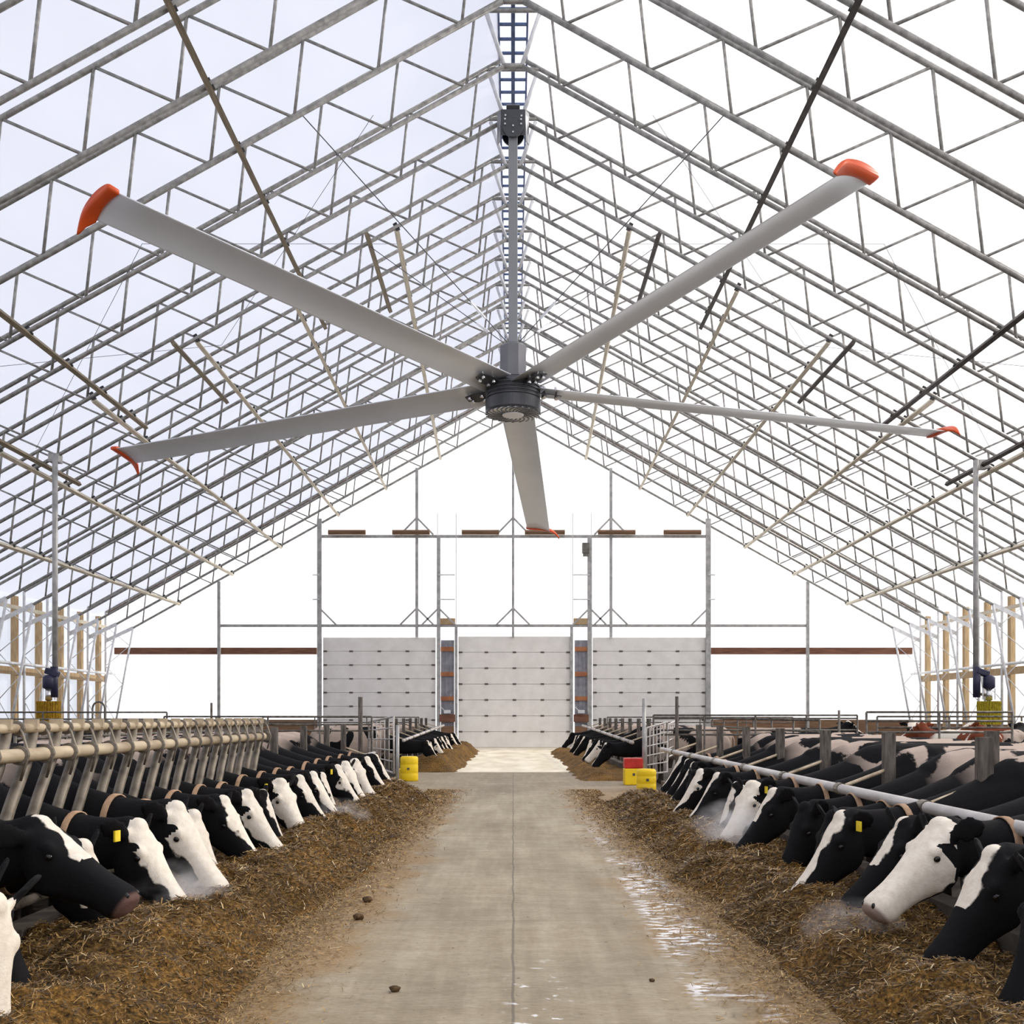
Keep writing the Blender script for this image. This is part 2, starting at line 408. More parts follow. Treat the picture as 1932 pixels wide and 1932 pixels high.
def P(x, y, D):
    """world point seen at photo pixel (x, y) at distance D down the barn"""
    return Vector(((x - 968) * D / FPX, D, EYE + (1352 - y) * D / FPX))
# ------------------------------------------------------------------ the shell
SL = 0.557                       # roof slope
def zin(x): return 15.0 - SL * abs(x)       # inner chord line
def zout(x): return 16.40 - SL * abs(x)     # outer chord line
YB = 48.0
Y0 = -10.0

def slab(name, x0, x1, y0, y1, z0, z1, mat):
    return struct(name, MB().box(((x0 + x1) / 2, (y0 + y1) / 2, (z0 + z1) / 2), (x1 - x0, y1 - y0, z1 - z0)), mat)

slab('floor', -2.75, 2.75, Y0, 26.7, -0.4, 0.0, M['concrete'])
slab('floor.001', -2.75, 2.75, 26.7, YB, -0.4, 0.0, M['concrete_pale'])
slab('floor.002', -18.75, -2.75, Y0, YB, -0.5, -0.2, M['pen'])
slab('floor.003', 2.75, 18.75, Y0, YB, -0.5, -0.2, M['pen'])
slab('ground', -160, 160, -120, 260, -0.9, -0.5, M['snow'])
# feed kerbs beside the alley (open across the passage)
k = 0
for sx in (-1, 1):
    for (a, b) in ((Y0, 19.5), (26.7, 44.0)):
        slab('trim_%d' % (k + 1), min(sx * 2.72, sx * 2.88), max(sx * 2.72, sx * 2.88), a, b, -0.2, 0.22, M['curb']); k += 1

def roof_side(sx):
    mb = MB(); nx, ny = 24, 58
    vs = []; fs = []
    for i in range(nx + 1):
        x = 0.33 + (18.85 - 0.33) * i / nx
        for j in range(ny + 1):
            y = Y0 + (YB + 0.3 - Y0) * j / ny
            sag = 0.035 * math.sin(PI * ((y - 0.0) % 2.0) / 2.0)
            vs.append((sx * x, y, zout(x) + 0.14 - sag + 0.02 * math.sin(y * 1.7 + x * .6)))
    for i in range(nx):
        for j in range(ny):
            a = i * (ny + 1) + j; fs.append((a, a + 1, a + ny + 2, a + ny + 1))
    mb.add(vs, fs)
    return mb
struct('ceiling', roof_side(-1), M['roof'], smooth=True)
struct('ceiling.001', roof_side(1), M['roof'], smooth=True)
# end wall film and side curtains
mb = MB(); t = 0.04
for (y, ) in ((YB + 0.35,),):
    pr = [(-18.8, 0.0), (18.8, 0.0), (18.8, zout(18.8) + .1), (0.33, zout(.33) + .1), (-0.33, zout(.33) + .1), (-18.8, zout(18.8) + .1)]
    n = len(pr)
    mb.add([(x, y, z) for x, z in pr] + [(x, y + t, z) for x, z in pr], [tuple(range(n)), tuple(range(2 * n - 1, n - 1, -1))] + [(i, (i + 1) % n, n + (i + 1) % n, n + i) for i in range(n)])
struct('wall_back', mb, M['gable'])
for nm, sx in (('wall_left', -1), ('wall_right', 1)):
    mb = MB()
    mb.box((sx * 18.80, (Y0 + YB) / 2, 2.95), (0.03, YB - Y0, 6.1))
    struct(nm, mb, M['side'])
    mb = MB()
    mb.box((sx * 18.72, (Y0 + YB) / 2, 0.5), (0.10, YB - Y0, 1.2))
    struct('trim_%d' % (5 if sx < 0 else 6), mb, M['boards'])

# ------------------------------------------------------------------ roof trusses
def chord_mesh(name, pts, r, mat, n=8):
    return MB().tube(pts, r, n).mesh(name, mat, True)
TN = [0.8 + 1.58 * i for i in range(11)]
tm = {}
for sx in (-1, 1):
    tm['outer', sx] = chord_mesh('upper_chord', [(sx * .30, 0, zout(.30)), (sx * 18.45, 0, zout(18.45))], .052, M['galv'])
    tm['inner', sx] = chord_mesh('lower_chord', [(sx * .18, 0, zin(.18)), (sx * 17.2, 0, zin(17.2))], .052, M['galv'])
    tm['col', sx] = chord_mesh('column', [(sx * 18.45, 0, -.1), (sx * 18.45, 0, zout(18.45))], .055, M['galv_light'])
    tm['leg', sx] = chord_mesh('inner_leg', [(sx * 18.22, 0, -.1), (sx * 17.2, 0, zin(17.2))], .05, M['galv_light'])  # white light on column and leg is put into their pale colour
    tm['knee', sx] = MB().beam((sx * 17.2, 0, zin(17.2)), (sx * 18.45, 0, zin(18.45) + .1), .03, .16, (0, 0, 1)).mesh('gusset_plate', M['galv_light'])
    tm['ridge', sx] = chord_mesh('ridge_strut', [(sx * .55, 0, zout(.6) - .08), (sx * .18, 0, zin(.18))], .046, M['galv_light'])
V_ = []
for sx in (-1, 1):
    for i, x in enumerate(TN):
        xb = x + .17
        if xb < 17.2:
            V_.append(chord_mesh('web_strut', [(sx * x, 0, zout(x)), (sx * xb, 0, zin(xb))], .031, M['galv'], 6))
        if i > 0:
            xb = x - 1.41
            V_.append(chord_mesh('web_strut', [(sx * x, 0, zout(x)), (sx * xb, 0, zin(xb))], .028, M['galv'], 6))
    # zigzag of the wall leg
    zs = [5.5, 4.6, 3.7, 2.85, 2.0, 1.15, .3]
    lx = lambda z: 18.22 + (17.2 - 18.22) * (z + .1) / (zin(17.2) + .1)
    for i in range(6):
        a = (sx * (18.45 if i % 2 == 0 else lx(zs[i])), 0, zs[i]); b = (sx * (lx(zs[i + 1]) if i % 2 == 0 else 18.45), 0, zs[i + 1])
        V_.append(chord_mesh('leg_lacing', [a, b], .016, M['galv_light'], 6))
    # clamp lugs on the upper chord
tie = chord_mesh('apex_tie', [(-.2, 0, zin(.18)), (.2, 0, zin(.18))], .055, M['galv'])
coll = chord_mesh('ridge_collar', [(-.62, 0, zout(.62)), (.62, 0, zout(.62))], .045, M['galv'])
ty = [12.0 + 2 * i for i in range(19)]
for i, y in enumerate(ty):
    k = 18 - i
    lab = ('galvanised steel roof truss standing against the gable wall above the doors' if k == 0 else
           'galvanised steel roof truss, %s in front of the one at the gable wall' % ordn(k - 1))
    if y == 24.0: lab = 'galvanised steel roof truss that carries the big ceiling fan bracket'
    if y == 28.0: lab = 'galvanised steel roof truss the two cow brush poles hang from'
    tr = thing('roof_truss', lab, 'truss', (0, y, 0), 0, 'roof trusses')
    for key in (('outer', -1), ('outer', 1), ('inner', -1), ('inner', 1), ('col', -1), ('col', 1), ('leg', -1), ('leg', 1), ('knee', -1), ('knee', 1), ('ridge', -1), ('ridge', 1)):
        obj(tm[key].name.split('.')[0], tm[key], tr)
    for me in V_: obj(me.name.split('.')[0], me, tr)
    obj('apex_tie', tie, tr); obj('ridge_collar', coll, tr)

# ridge vent: rails, centre beam and rungs
rv = thing('ridge_ladder', 'long ladder-like ridge vent frame running along the roof peak', 'vent frame', (0, 30, 16.42))
M['vent'] = noisy('vent_blue_steel', (0.07, 0.10, 0.20), (0.12, 0.17, 0.32), 6, .5, .3)
for sx in (-1, 1):
    MB().box((sx * .32, 0, 0), (.06, 36.4, .07)).build('side_rail', M['vent'], rv)
MB().box((0, 0, -.04), (.085, 36.4, .10)).build('centre_beam', M['vent'], rv)
rung = MB().box((0, 0, 0), (.62, .045, .05)).mesh('rung', M['vent'])
for i in range(73): obj('rung', rung, rv, (0, -18 + .5 * i, 0))

# purlins below the inner chord
def purlin(sx, x, y0, y1, mat, label, x1=None):
    xa, xb = x, (x1 if x1 else x)
    mb = MB()
    mb.beam((sx * xa, y0, zin(xa) - .10), (sx * xb, y1, zin(xb) - .10), .10, .10, (sx * SL, 0, 1))
    o = mb.build('roof_purlin', mat); tag(o, label, 'purlin', 'lengthwise roof purlins')
    return o
clip = MB().box((0, 0, .02), (.10, .07, .19)).mesh('purlin_clip', M['black'])
rows_near = [(5.14, 'beside the upper fan blade'), (10.04, 'halfway down the slope'), (15.0, 'just above the eaves')]
for sx, nm, mt in ((-1, 'left', M['purlin_tan']), (1, 'right', M['purlin_backlit'])):
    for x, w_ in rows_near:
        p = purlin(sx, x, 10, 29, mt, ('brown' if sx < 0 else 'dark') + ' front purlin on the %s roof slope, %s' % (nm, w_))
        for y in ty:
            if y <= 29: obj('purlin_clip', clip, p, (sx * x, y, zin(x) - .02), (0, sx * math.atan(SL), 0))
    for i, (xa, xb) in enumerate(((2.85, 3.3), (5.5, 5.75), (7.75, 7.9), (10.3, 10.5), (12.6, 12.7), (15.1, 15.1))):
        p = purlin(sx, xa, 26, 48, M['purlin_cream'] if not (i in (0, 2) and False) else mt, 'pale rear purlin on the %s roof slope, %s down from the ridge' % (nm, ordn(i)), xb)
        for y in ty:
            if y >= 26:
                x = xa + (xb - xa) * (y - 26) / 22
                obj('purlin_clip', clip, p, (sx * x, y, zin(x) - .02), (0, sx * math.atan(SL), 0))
for sx, nm, mt in ((-1, 'left', M['purlin_tan']), (1, 'right', M['purlin_backlit'])):
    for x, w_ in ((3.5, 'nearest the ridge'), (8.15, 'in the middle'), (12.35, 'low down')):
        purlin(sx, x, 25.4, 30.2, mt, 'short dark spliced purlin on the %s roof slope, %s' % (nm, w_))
# wind bracing cables between the trusses
for sx, nm in ((-1, 'left'), (1, 'right')):
    cb = thing('bracing_cable', 'thin steel cables crossing between trusses on the %s slope' % nm, 'cable', (0, 24, 0), 0, 'roof bracing cables')
    for (xa, ya, xb, yb) in ((2.9, 22, 7.7, 28), (7.7, 22, 2.9, 28), (7.7, 22, 12.6, 28), (12.6, 22, 7.7, 28), (12.6, 22, 16.6, 28)):
        MB().tube([(sx * xa, ya - 24, zin(xa) + .5), (sx * xb, yb - 24, zin(xb) + .5)], .006, 5).build('cable', M['cable'], cb)

# side wall timber posts and rails
wp = MB().box((0, 0, 2.9), (.18, .26, 6.0)).mesh('wall_post', M['wood'])
for sx, nm in ((-1, 'left'), (1, 'right')):
    j = 0
    for y in [47.6 - 2.0 * q for q in range(13)]:
        o = obj('wall_post', wp, None, (sx * 18.62, y, 0))
        tag(o, 'square timber post at the %s side wall, %s from the gable end' % (nm, ordn(j)), 'post', 'timber posts along the %s wall' % nm); j += 1
    o = MB().box((sx * 18.50, 34, 3.1), (.05, 28.2, .28)).build('wall_rail', M['wood'])
    tag(o, 'wooden rail nailed across the posts of the %s side wall' % nm, 'rail')
    o = MB().tube([(sx * 18.0, 20, 3.32), (sx * 18.0, 47.9, 3.32)], .055, 8).build('curtain_pipe', M['galv_light'], None, True)
    tag(o, 'white curtain pipe running along the %s side wall' % nm, 'pipe')
    o = MB().box((sx * 18.45, 34, 5.45), (.06, 28.2, .14)).build('eave_rail', M['purlin_cream'])
    tag(o, 'pale eave board above the posts of the %s side wall' % nm, 'rail')

# ------------------------------------------------------------------ gable framing
SC = 48.0 / FPX
def gx(px): return (px - 968) * SC
def gz(py): return EYE + (1352 - py) * SC
gf = thing('gable_frame', 'steel post and girt frame of the gable wall around the doors', 'frame', (0, 47.85, 0))
def gpost(px, y0, y1, wd, mat=M['track']):
    MB().box((gx(px), 0, (gz(y0) + gz(y1)) / 2), (wd, .14, gz(y0) - gz(y1))).build('post', mat, gf)
for px, y0, y1, wd in ((415, 1098, 1400, .13), (604, 980, 1410, .2), (787, 885, 1203, .13), (828, 1013, 1410, .16), (861, 1181, 1410, .13), (968, 792, 1203, .11),
                       (1078, 1181, 1410, .13), (1112, 1013, 1410, .2), (1152, 885, 1203, .13), (1335, 980, 1410, .22), (1522, 1098, 1400, .13)):
    gpost(px, y0, y1, wd)
for px, y0, y1 in ((861, 970, 1181), (1080, 970, 1181), (826, 970, 1013), (1115, 970, 1013)):
    MB().box((gx(px), -.1, (gz(y0) + gz(y1)) / 2), (.03, .03, gz(y0) - gz(y1))).build('guide_rod', M['galv_light'], gf)
for xa, xb, py, h in ((604, 1335, 1013, .13), (418, 1520, 1181, .12)):
    MB().box(((gx(xa) + gx(xb)) / 2, .05, gz(py)), (gx(xb) - gx(xa), .1, h)).build('girt', M['track'], gf)
for px in (787, 968, 1152):
    for s in (-1, 1):
        for yt, yb in ((978, 1010), (1148, 1179)):
            MB().beam((gx(px), -.02, gz(yt)), (gx(px + s * 31), -.02, gz(yb)), .075, .075).build('knee_brace', M['track'], gf)
for px, s in ((604, 1), (828, -1), (828, 1), (1112, 1), (1112, -1), (1335, -1)):
    MB().beam((gx(px), -.02, gz(1148)), (gx(px + s * 31), -.02, gz(1179)), .075, .075).build('knee_brace', M['track'], gf)
for px, s in ((604, -1), (1335, 1), (828, 1), (1112, -1)):
    for py in (1086, 1132):
        ln = 12 if px in (604, 1335) else 31
        MB().box((gx(px + s * ln / 2), -.1, gz(py)), (ln * SC, .08, .05)).build('bracket_arm', M['galv_light'], gf)
for nm, xa, xb in (('left', 215, 597), ('right', 1342, 1722)):
    o = MB().box(((gx(xa) + gx(xb)) / 2, 48.12, gz(1228)), (gx(xb) - gx(xa), .2, .30)).build('curtain_roll', M['brown'])
    tag(o, 'rusty brown curtain roll across the gable opening %s of the doors' % nm, 'beam', 'curtain rolls of the gable wall')
    roll = o
    o = MB().box(((gx(xa) + gx(xb)) / 2, 48.1, .62), (gx(xb) - gx(xa) + .1, .12, 1.28)).build('curb_boards', M['boards'])
    tag(o, 'low brown board wall under the gable opening %s of the doors' % nm, 'board wall', 'low board walls at the gable')
    for px in ((320, 505) if nm == 'left' else (1432, 1616)):
        MB().tube([(gx(px), 48.0, gz(1235)), (gx(px), 48.0, gz(1352))], .012, 6).build('cord', M['galv_light'], roll)
for sx, nm in ((-1, 'left'), (1, 'right')):
    o = MB().beam((sx * .3, 48.15, zout(.3) - .06), (sx * 18.4, 48.15, zout(18.4) - .06), .12, .16, (sx * SL, 0, 1)).build('rake_beam', M['brown'])
    tag(o, 'brown beam following the %s roof edge at the gable' % nm, 'beam', 'gable rake beams')
# doors
hm = MB().box((0, 0, 0), (.16, .04, .07)).mesh('hinge', M['hinge'])
def door(idx, xa, xb, ytop, ybot, nseam, lbl):
    z0, z1 = 0.0, gz(ytop); n = nseam + 1
    mb = MB(); h = (z1 - z0) / n
    for i in range(n):
        mb.box(((gx(xa) + gx(xb)) / 2, 0, z0 + h * (i + .5)), (gx(xb) - gx(xa), .05, h - .022))
    mb.box(((gx(xa) + gx(xb)) / 2, .03, (z0 + z1) / 2), (gx(xb) - gx(xa), .02, z1 - z0))
    o = mb.build('door_%d' % idx, M['door']); o['kind'] = 'structure'; o.location = (0, 47.95, 0); o['label'] = lbl
    wdt = gx(xb) - gx(xa)
    for i in range(1, n):
        for f in (.02, .25, .5, .75, .98):
            obj('hinge', hm, o, (gx(xa) + wdt * f, -.03, z0 + h * i))
    return o
door(1, 610, 822, 1203, 1410, 7, 'white sectional overhead door, left of the tall central one')
door(2, 865, 1076, 1201, 1410, 6, 'central white sectional overhead door at the end of the feed alley')
door(3, 1118, 1331, 1203, 1410, 7, 'white sectional overhead door, right of the tall central one')
for j, (xa, xb) in enumerate(((622, 692), (742, 812), (872, 942), (990, 1065), (1127, 1197), (1250, 1320))):
    mb = MB(); n = 26
    a, b = gx(xa), gx(xb)
    prof = []
    for i in range(n * 2 + 1):
        prof.append((.125 if i % 2 else .10, a + (b - a) * i / (2 * n)))
    sub = MB().lathe([(r, z) for r, z in prof], n=12)
    mb.add([(z, 47.62 + x, gz(1007) + y) for x, y, z in sub.v], sub.f)
    o = mb.build('door_spring', M['boards'], None, True)
    tag(o, 'brown torsion spring on the upper girt, %s from the left' % ordn(j), 'spring', 'door torsion springs')
# narrow wall bays between the doors
for nm, xa, xb in (('left', 832, 857), ('right', 1084, 1108)):
    wl = thing('wall_bay', 'narrow corrugated wall bay with orange blocks, %s of the central door' % nm, 'wall panel', (0, 47.95, 0), 0, 'corrugated bays between the doors')
    mb = MB(); n = 6; wd = gx(xb) - gx(xa)
    for i in range(n):
        mb.box((gx(xa) + wd * (i + .5) / n, 0.03 * (i % 2), (gz(1208)) / 2), (wd / n, .05, gz(1208)))
    mb.build('corrugated_sheet', M['corr'], wl)
    for py in (1225, 1272, 1318):
        MB().box(((gx(xa) + gx(xb)) / 2, -.08, gz(py)), (wd, .10, .19)).build('wood_block', M['orange_wood'], wl)
    MB().box(((gx(xa) + gx(xb)) / 2, -.12, gz(1355)), (wd + .1, .16, .34)).build('wood_header', M['brown'], wl)
    MB().box(((gx(xa) + gx(xb)) / 2, -.08, gz(1388) - .05), (wd, .10, .95)).build('lower_boards', M['boards'], wl)
    MB().box(((gx(xa) + gx(xb)) / 2, -.08, gz(1173)), (wd + .1, .14, .28)).build('top_block', M['wood'], wl)
    w2 = thing('winch', 'small white winch on the wall bay %s of the central door' % nm, 'winch', (0, 47.70, 0), 0, 'door winches')
    c = (gx(xa) + gx(xb)) / 2
    MB().box((c, 0, gz(1343)), (.3, .2, .16)).build('casing', M['galv_light'], w2, bevel=.02)
    MB().tube([(c - .1, -.05, gz(1342)), (c - .28, -.08, gz(1334))], .02, 6).build('crank', M['galv_light'], w2)
o = thing('wall_heater', 'grey box lamp hanging on the gable post right of centre', 'heater', (gx(1104), 47.6, gz(1037)))  # a heater box, not a light source
MB().box((0, 0, 0), (.32, .3, .46)).build('housing', M['box_grey'], o, bevel=.02)
MB().box((0, 0, -.30), (.24, .22, .13)).build('vent_box', M['box_grey'], o)
MB().beam((.1, .2, .1), (.25, .2, .1), .05, .05).build('bracket', M['track'], o)
# ------------------------------------------------------------------ ceiling fan
FD = 23.9
fan = thing('ceiling_fan', 'giant grey five-blade ceiling fan with orange blade tips', 'ceiling fan', (0, FD, 0))
zc = EYE + (1352 - 736) * FD / FPX
# mounting bracket under the ridge
br = MB()
br.box((0, -.14, 14.72), (.56, .03, .58))
br.build('mounting_plate', M['fan_dark'], fan, bevel=.03)
for s in (-1, 1):
    pl = MB(); x0, x1 = s * .27, s * .36
    pl.add([(x0, -.15, 15.0), (x1, -.02, 14.98), (x1, .10, 14.35), (x0 + s * .02, -.16, 14.30), (x0, -.13, 15.0), (x1, .0, 14.98), (x1 - s * .02, .12, 14.35), (x0, -.14, 14.30)],
           [(0, 1, 2, 3), (7, 6, 5, 4), (0, 4, 5, 1), (1, 5, 6, 2), (2, 6, 7, 3), (3, 7, 4, 0)])
    pl.build('side_flange', M['fan_grey'], fan)
MB().beam((0, 0, 14.9), (0, 0.1, 14.98), .5, .3, (1, 0, 0)).build('beam_clamp', M['fan_dark'], fan)
def disc(cx, cy, cz, r, t, mat, name, n=28):
    sub = MB().lathe([(r * .96, -t / 2), (r, -t / 2 + .005), (r, t / 2 - .005), (r * .96, t / 2)], n=n)
    return MB().add([(cx + x, cy + z, cz + y) for x, y, z in sub.v], [tuple(reversed(f)) for f in sub.f]).build(name, mat, fan)
disc(0, -.18, 14.60, .235, .05, M['fan_dark'], 'pivot_disc')
disc(0, .10, 14.56, .25, .05, M['fan_black'], 'pivot_disc')
for (x, z) in ((-.17, 14.83), (-.18, 14.75), (.19, 14.82), (.18, 14.74), (0, 14.60), (0, 14.46), (-.18, 14.64), (.18, 14.64)):
    disc(x, -.22, z, .022, .03, M['chrome'], 'bolt', 8)
MB().box((0, -.02, (9.7 + 14.55) / 2), (.205, .20, 4.85)).build('downrod', M['fan_grey'], fan, bevel=.012)
# octagonal shroud
sh = MB().lathe([(.28, 9.0), (.315, 9.03), (.315, 9.72), (.24, 9.78)], n=8)
a8 = PI / 8
sh.v = [(x * math.cos(a8) - y * math.sin(a8), x * math.sin(a8) + y * math.cos(a8), z) for x, y, z in sh.v]
sh.build('motor_shroud', M['shroud'], fan)
MB().lathe([(.19, 8.85), (.19, 9.02)], n=24).build('neck', M['fan_black'], fan, True)
prof = [(.20, 9.02), (.40, 8.98), (.54, 8.90), (.60, 8.84)]
z = 8.84
for i in range(4):
    prof += [(.615, z - .02), (.615, z - .05), (.585, z - .055), (.585, z - .075)]; z -= .08
prof += [(.625, z - .01), (.625, 8.27), (.60, 8.23), (.2, 8.24)]
MB().lathe(prof, n=56).build('motor_housing', M['fan_dark'], fan)
MB().lathe([(.18, 8.215), (.58, 8.215), (.58, 8.235), (.18, 8.235)], n=48).build('bottom_plate', M['badge'], fan)
fm = MB()
for i in range(24):
    a0 = 2 * PI * i / 24; L_ = []; 
    for q in range(8):
        t = q / 7; r = .24 + .39 * t; a = a0 + .55 * t * t
        hw = (.004 + .019 * math.sin(PI * min(1, t * .7 + .05)))
        c, s = math.cos(a), math.sin(a); tx, ty_ = -s, c
        zt, zb = 8.22, 8.203
        L_.append([Vector((r * c + tx * hw, r * s + ty_ * hw, zt)), Vector((r * c - tx * hw, r * s - ty_ * hw, zt)),
                   Vector((r * c - tx * hw, r * s - ty_ * hw, zb)), Vector((r * c + tx * hw, r * s + ty_ * hw, zb))])
    fm.rings(L_)
fm.build('cooling_fins', M['fan_black'], fan)
MB().lathe([(.235, 8.205), (.245, 8.195), (.235, 8.182), (.20, 8.178)], n=40).build('badge', M['badge'], fan)

# blades
TILT = math.radians(-7.0)
tips = [(184, 382), (229, 862), (1016, 1002), (1777, 820), (1627, 328)]
C0 = Vector((0, FD, zc)); m_ = math.tan(TILT)
bl_info = []
for (px, py) in tips:
    a = (px - 968) / FPX; b = (1352 - py) / FPX
    d = (zc - EYE - m_ * FD) / (b - m_)
    Q = Vector((a * d, d, EYE + b * d)) - C0
    bl_info.append((Q.length, Q))
def airfoil(c, th, cam_, n=14, te=0.0, le=0.0):
    up = []; lo = []
    for i in range(n + 1):
        t = i / n; tt = .5 * (1 - math.cos(PI * t))     # 0 at leading edge
        x = c / 2 - tt * c
        zc_ = cam_ * (4 * tt * (1 - tt))
        yt = th * (1.45 * math.sqrt(max(tt, 0)) - .63 * tt - 1.75 * tt ** 2 + 1.42 * tt ** 3 - .49 * tt ** 4) + .004
        up.append((x, zc_ + yt)); lo.append((x, zc_ - yt * .8))
    return up + lo[::-1][1:-1]
for bi, (R, Q) in enumerate(bl_info):
    rdir = Q.normalized()
    nrm = Vector((0, -math.sin(TILT), math.cos(TILT)))
    nrm = (nrm - rdir * nrm.dot(rdir)).normalized()
    tdir = nrm.cross(rdir)                  # counter-clockwise side = leading edge
    base = Vector((0, 0, zc))
    def place(r, t, n): return base + rdir * r + tdir * t + nrm * n
    def ring(r, c, th, cam_, pitch, dt=0, dn=0):
        cp, sp = math.cos(pitch), math.sin(pitch)
        return [place(r, dt + x * cp - z_ * sp, dn + x * sp + z_ * cp) for x, z_ in airfoil(c, th, cam_)]
    pit = math.radians(11)
    mb = MB(); rs = []
    for q in range(15):
        t = q / 14; r = .50 + (R - .11 - .50) * t
        rs.append(ring(r, .84 - .08 * t, .055, .06, pit))
    mb.rings(rs)
    b_ = mb.build('blade', M['blade'], fan, True)
    mb = MB()
    def cap(r, c, th, cam_, dt, drop):
        cp_, sp_ = math.cos(pit), math.sin(pit); out_ = []
        for ii, (x, z_) in enumerate(airfoil(c, th, cam_)):
            z_ += .022 if ii < 15 else -.022
            f = max(0.0, (c / 2 - x) / c - .70)
            z_ -= drop * f * f
            out_.append(place(r + .035 * (1 - (2 * x / c) ** 2), dt + x * cp_ - z_ * sp_, x * sp_ + z_ * cp_))
        return out_
    mb.rings([cap(R - .17, .82, .065, .062, -.01, 0), cap(R - .155, .88, .11, .062, -.03, 0), cap(R - .08, 1.0, .13, .065, -.09, .5), cap(R - .02, 1.12, .12, .07, -.15, 1.6), cap(R + .02, 1.12, .06, .08, -.16, 2.0)])
    mb.build('blade_tip', M['orange'], b_, True)
    # dark clamp plate with bolts under and over the root
    cp, sp = math.cos(pit), math.sin(pit)
    def root(r, x, z_): return place(r, x * cp - z_ * sp, x * sp + z_ * cp)
    pm = MB()
    for zz in (-.035,):
        o4 = [(.50, -.12), (.90, -.16), (1.12, -.08), (1.14, .10), (.90, .16), (.50, .14)]
        pm.add([root(r, x, zz) for r, x in o4] + [root(r, x, zz - .02) for r, x in o4],
               [tuple(range(6)), tuple(range(11, 5, -1))] + [(i, (i + 1) % 6, 6 + (i + 1) % 6, 6 + i) for i in range(6)])
    pm.build('blade_bracket', M['fan_dark'], b_)
    bm_ = MB().lathe([(.03, -.05), (.045, -.045), (.045, -.01), (.03, 0), (.02, .08), (.02, .18), (.035, .18), (.035, .22)], n=8).mesh('bolt', M['chrome'])
    Rm = Matrix((tdir, rdir, nrm)).transposed().to_euler()
    for r, x in ((.72, -.08), (.72, .08), (1.0, -.06), (1.03, .07)):
        obj('bolt', bm_, b_, root(r, x, -.06), Rm)
# guy cables with turnbuckles
ends = [(-4.0, 20.0), (4.0, 20.0), (-3.6, 26.0), (3.6, 26.0)]
for (ax, ay) in ends:
    s = -1 if ax < 0 else 1
    a = Vector((s * .13, (-.1 if ay < FD else .1), 9.80)); b = Vector((ax, ay - FD, zin(ax)))
    d = (b - a)
    g = MB().tube([a, b], .011, 6).build('guy_cable', M['cable'], fan)
    MB().tube([a + d * .12, a + d * .125, a + d * .20, a + d * .205], [.012, .032, .032, .012], 8).build('turnbuckle', M['chrome'], g)
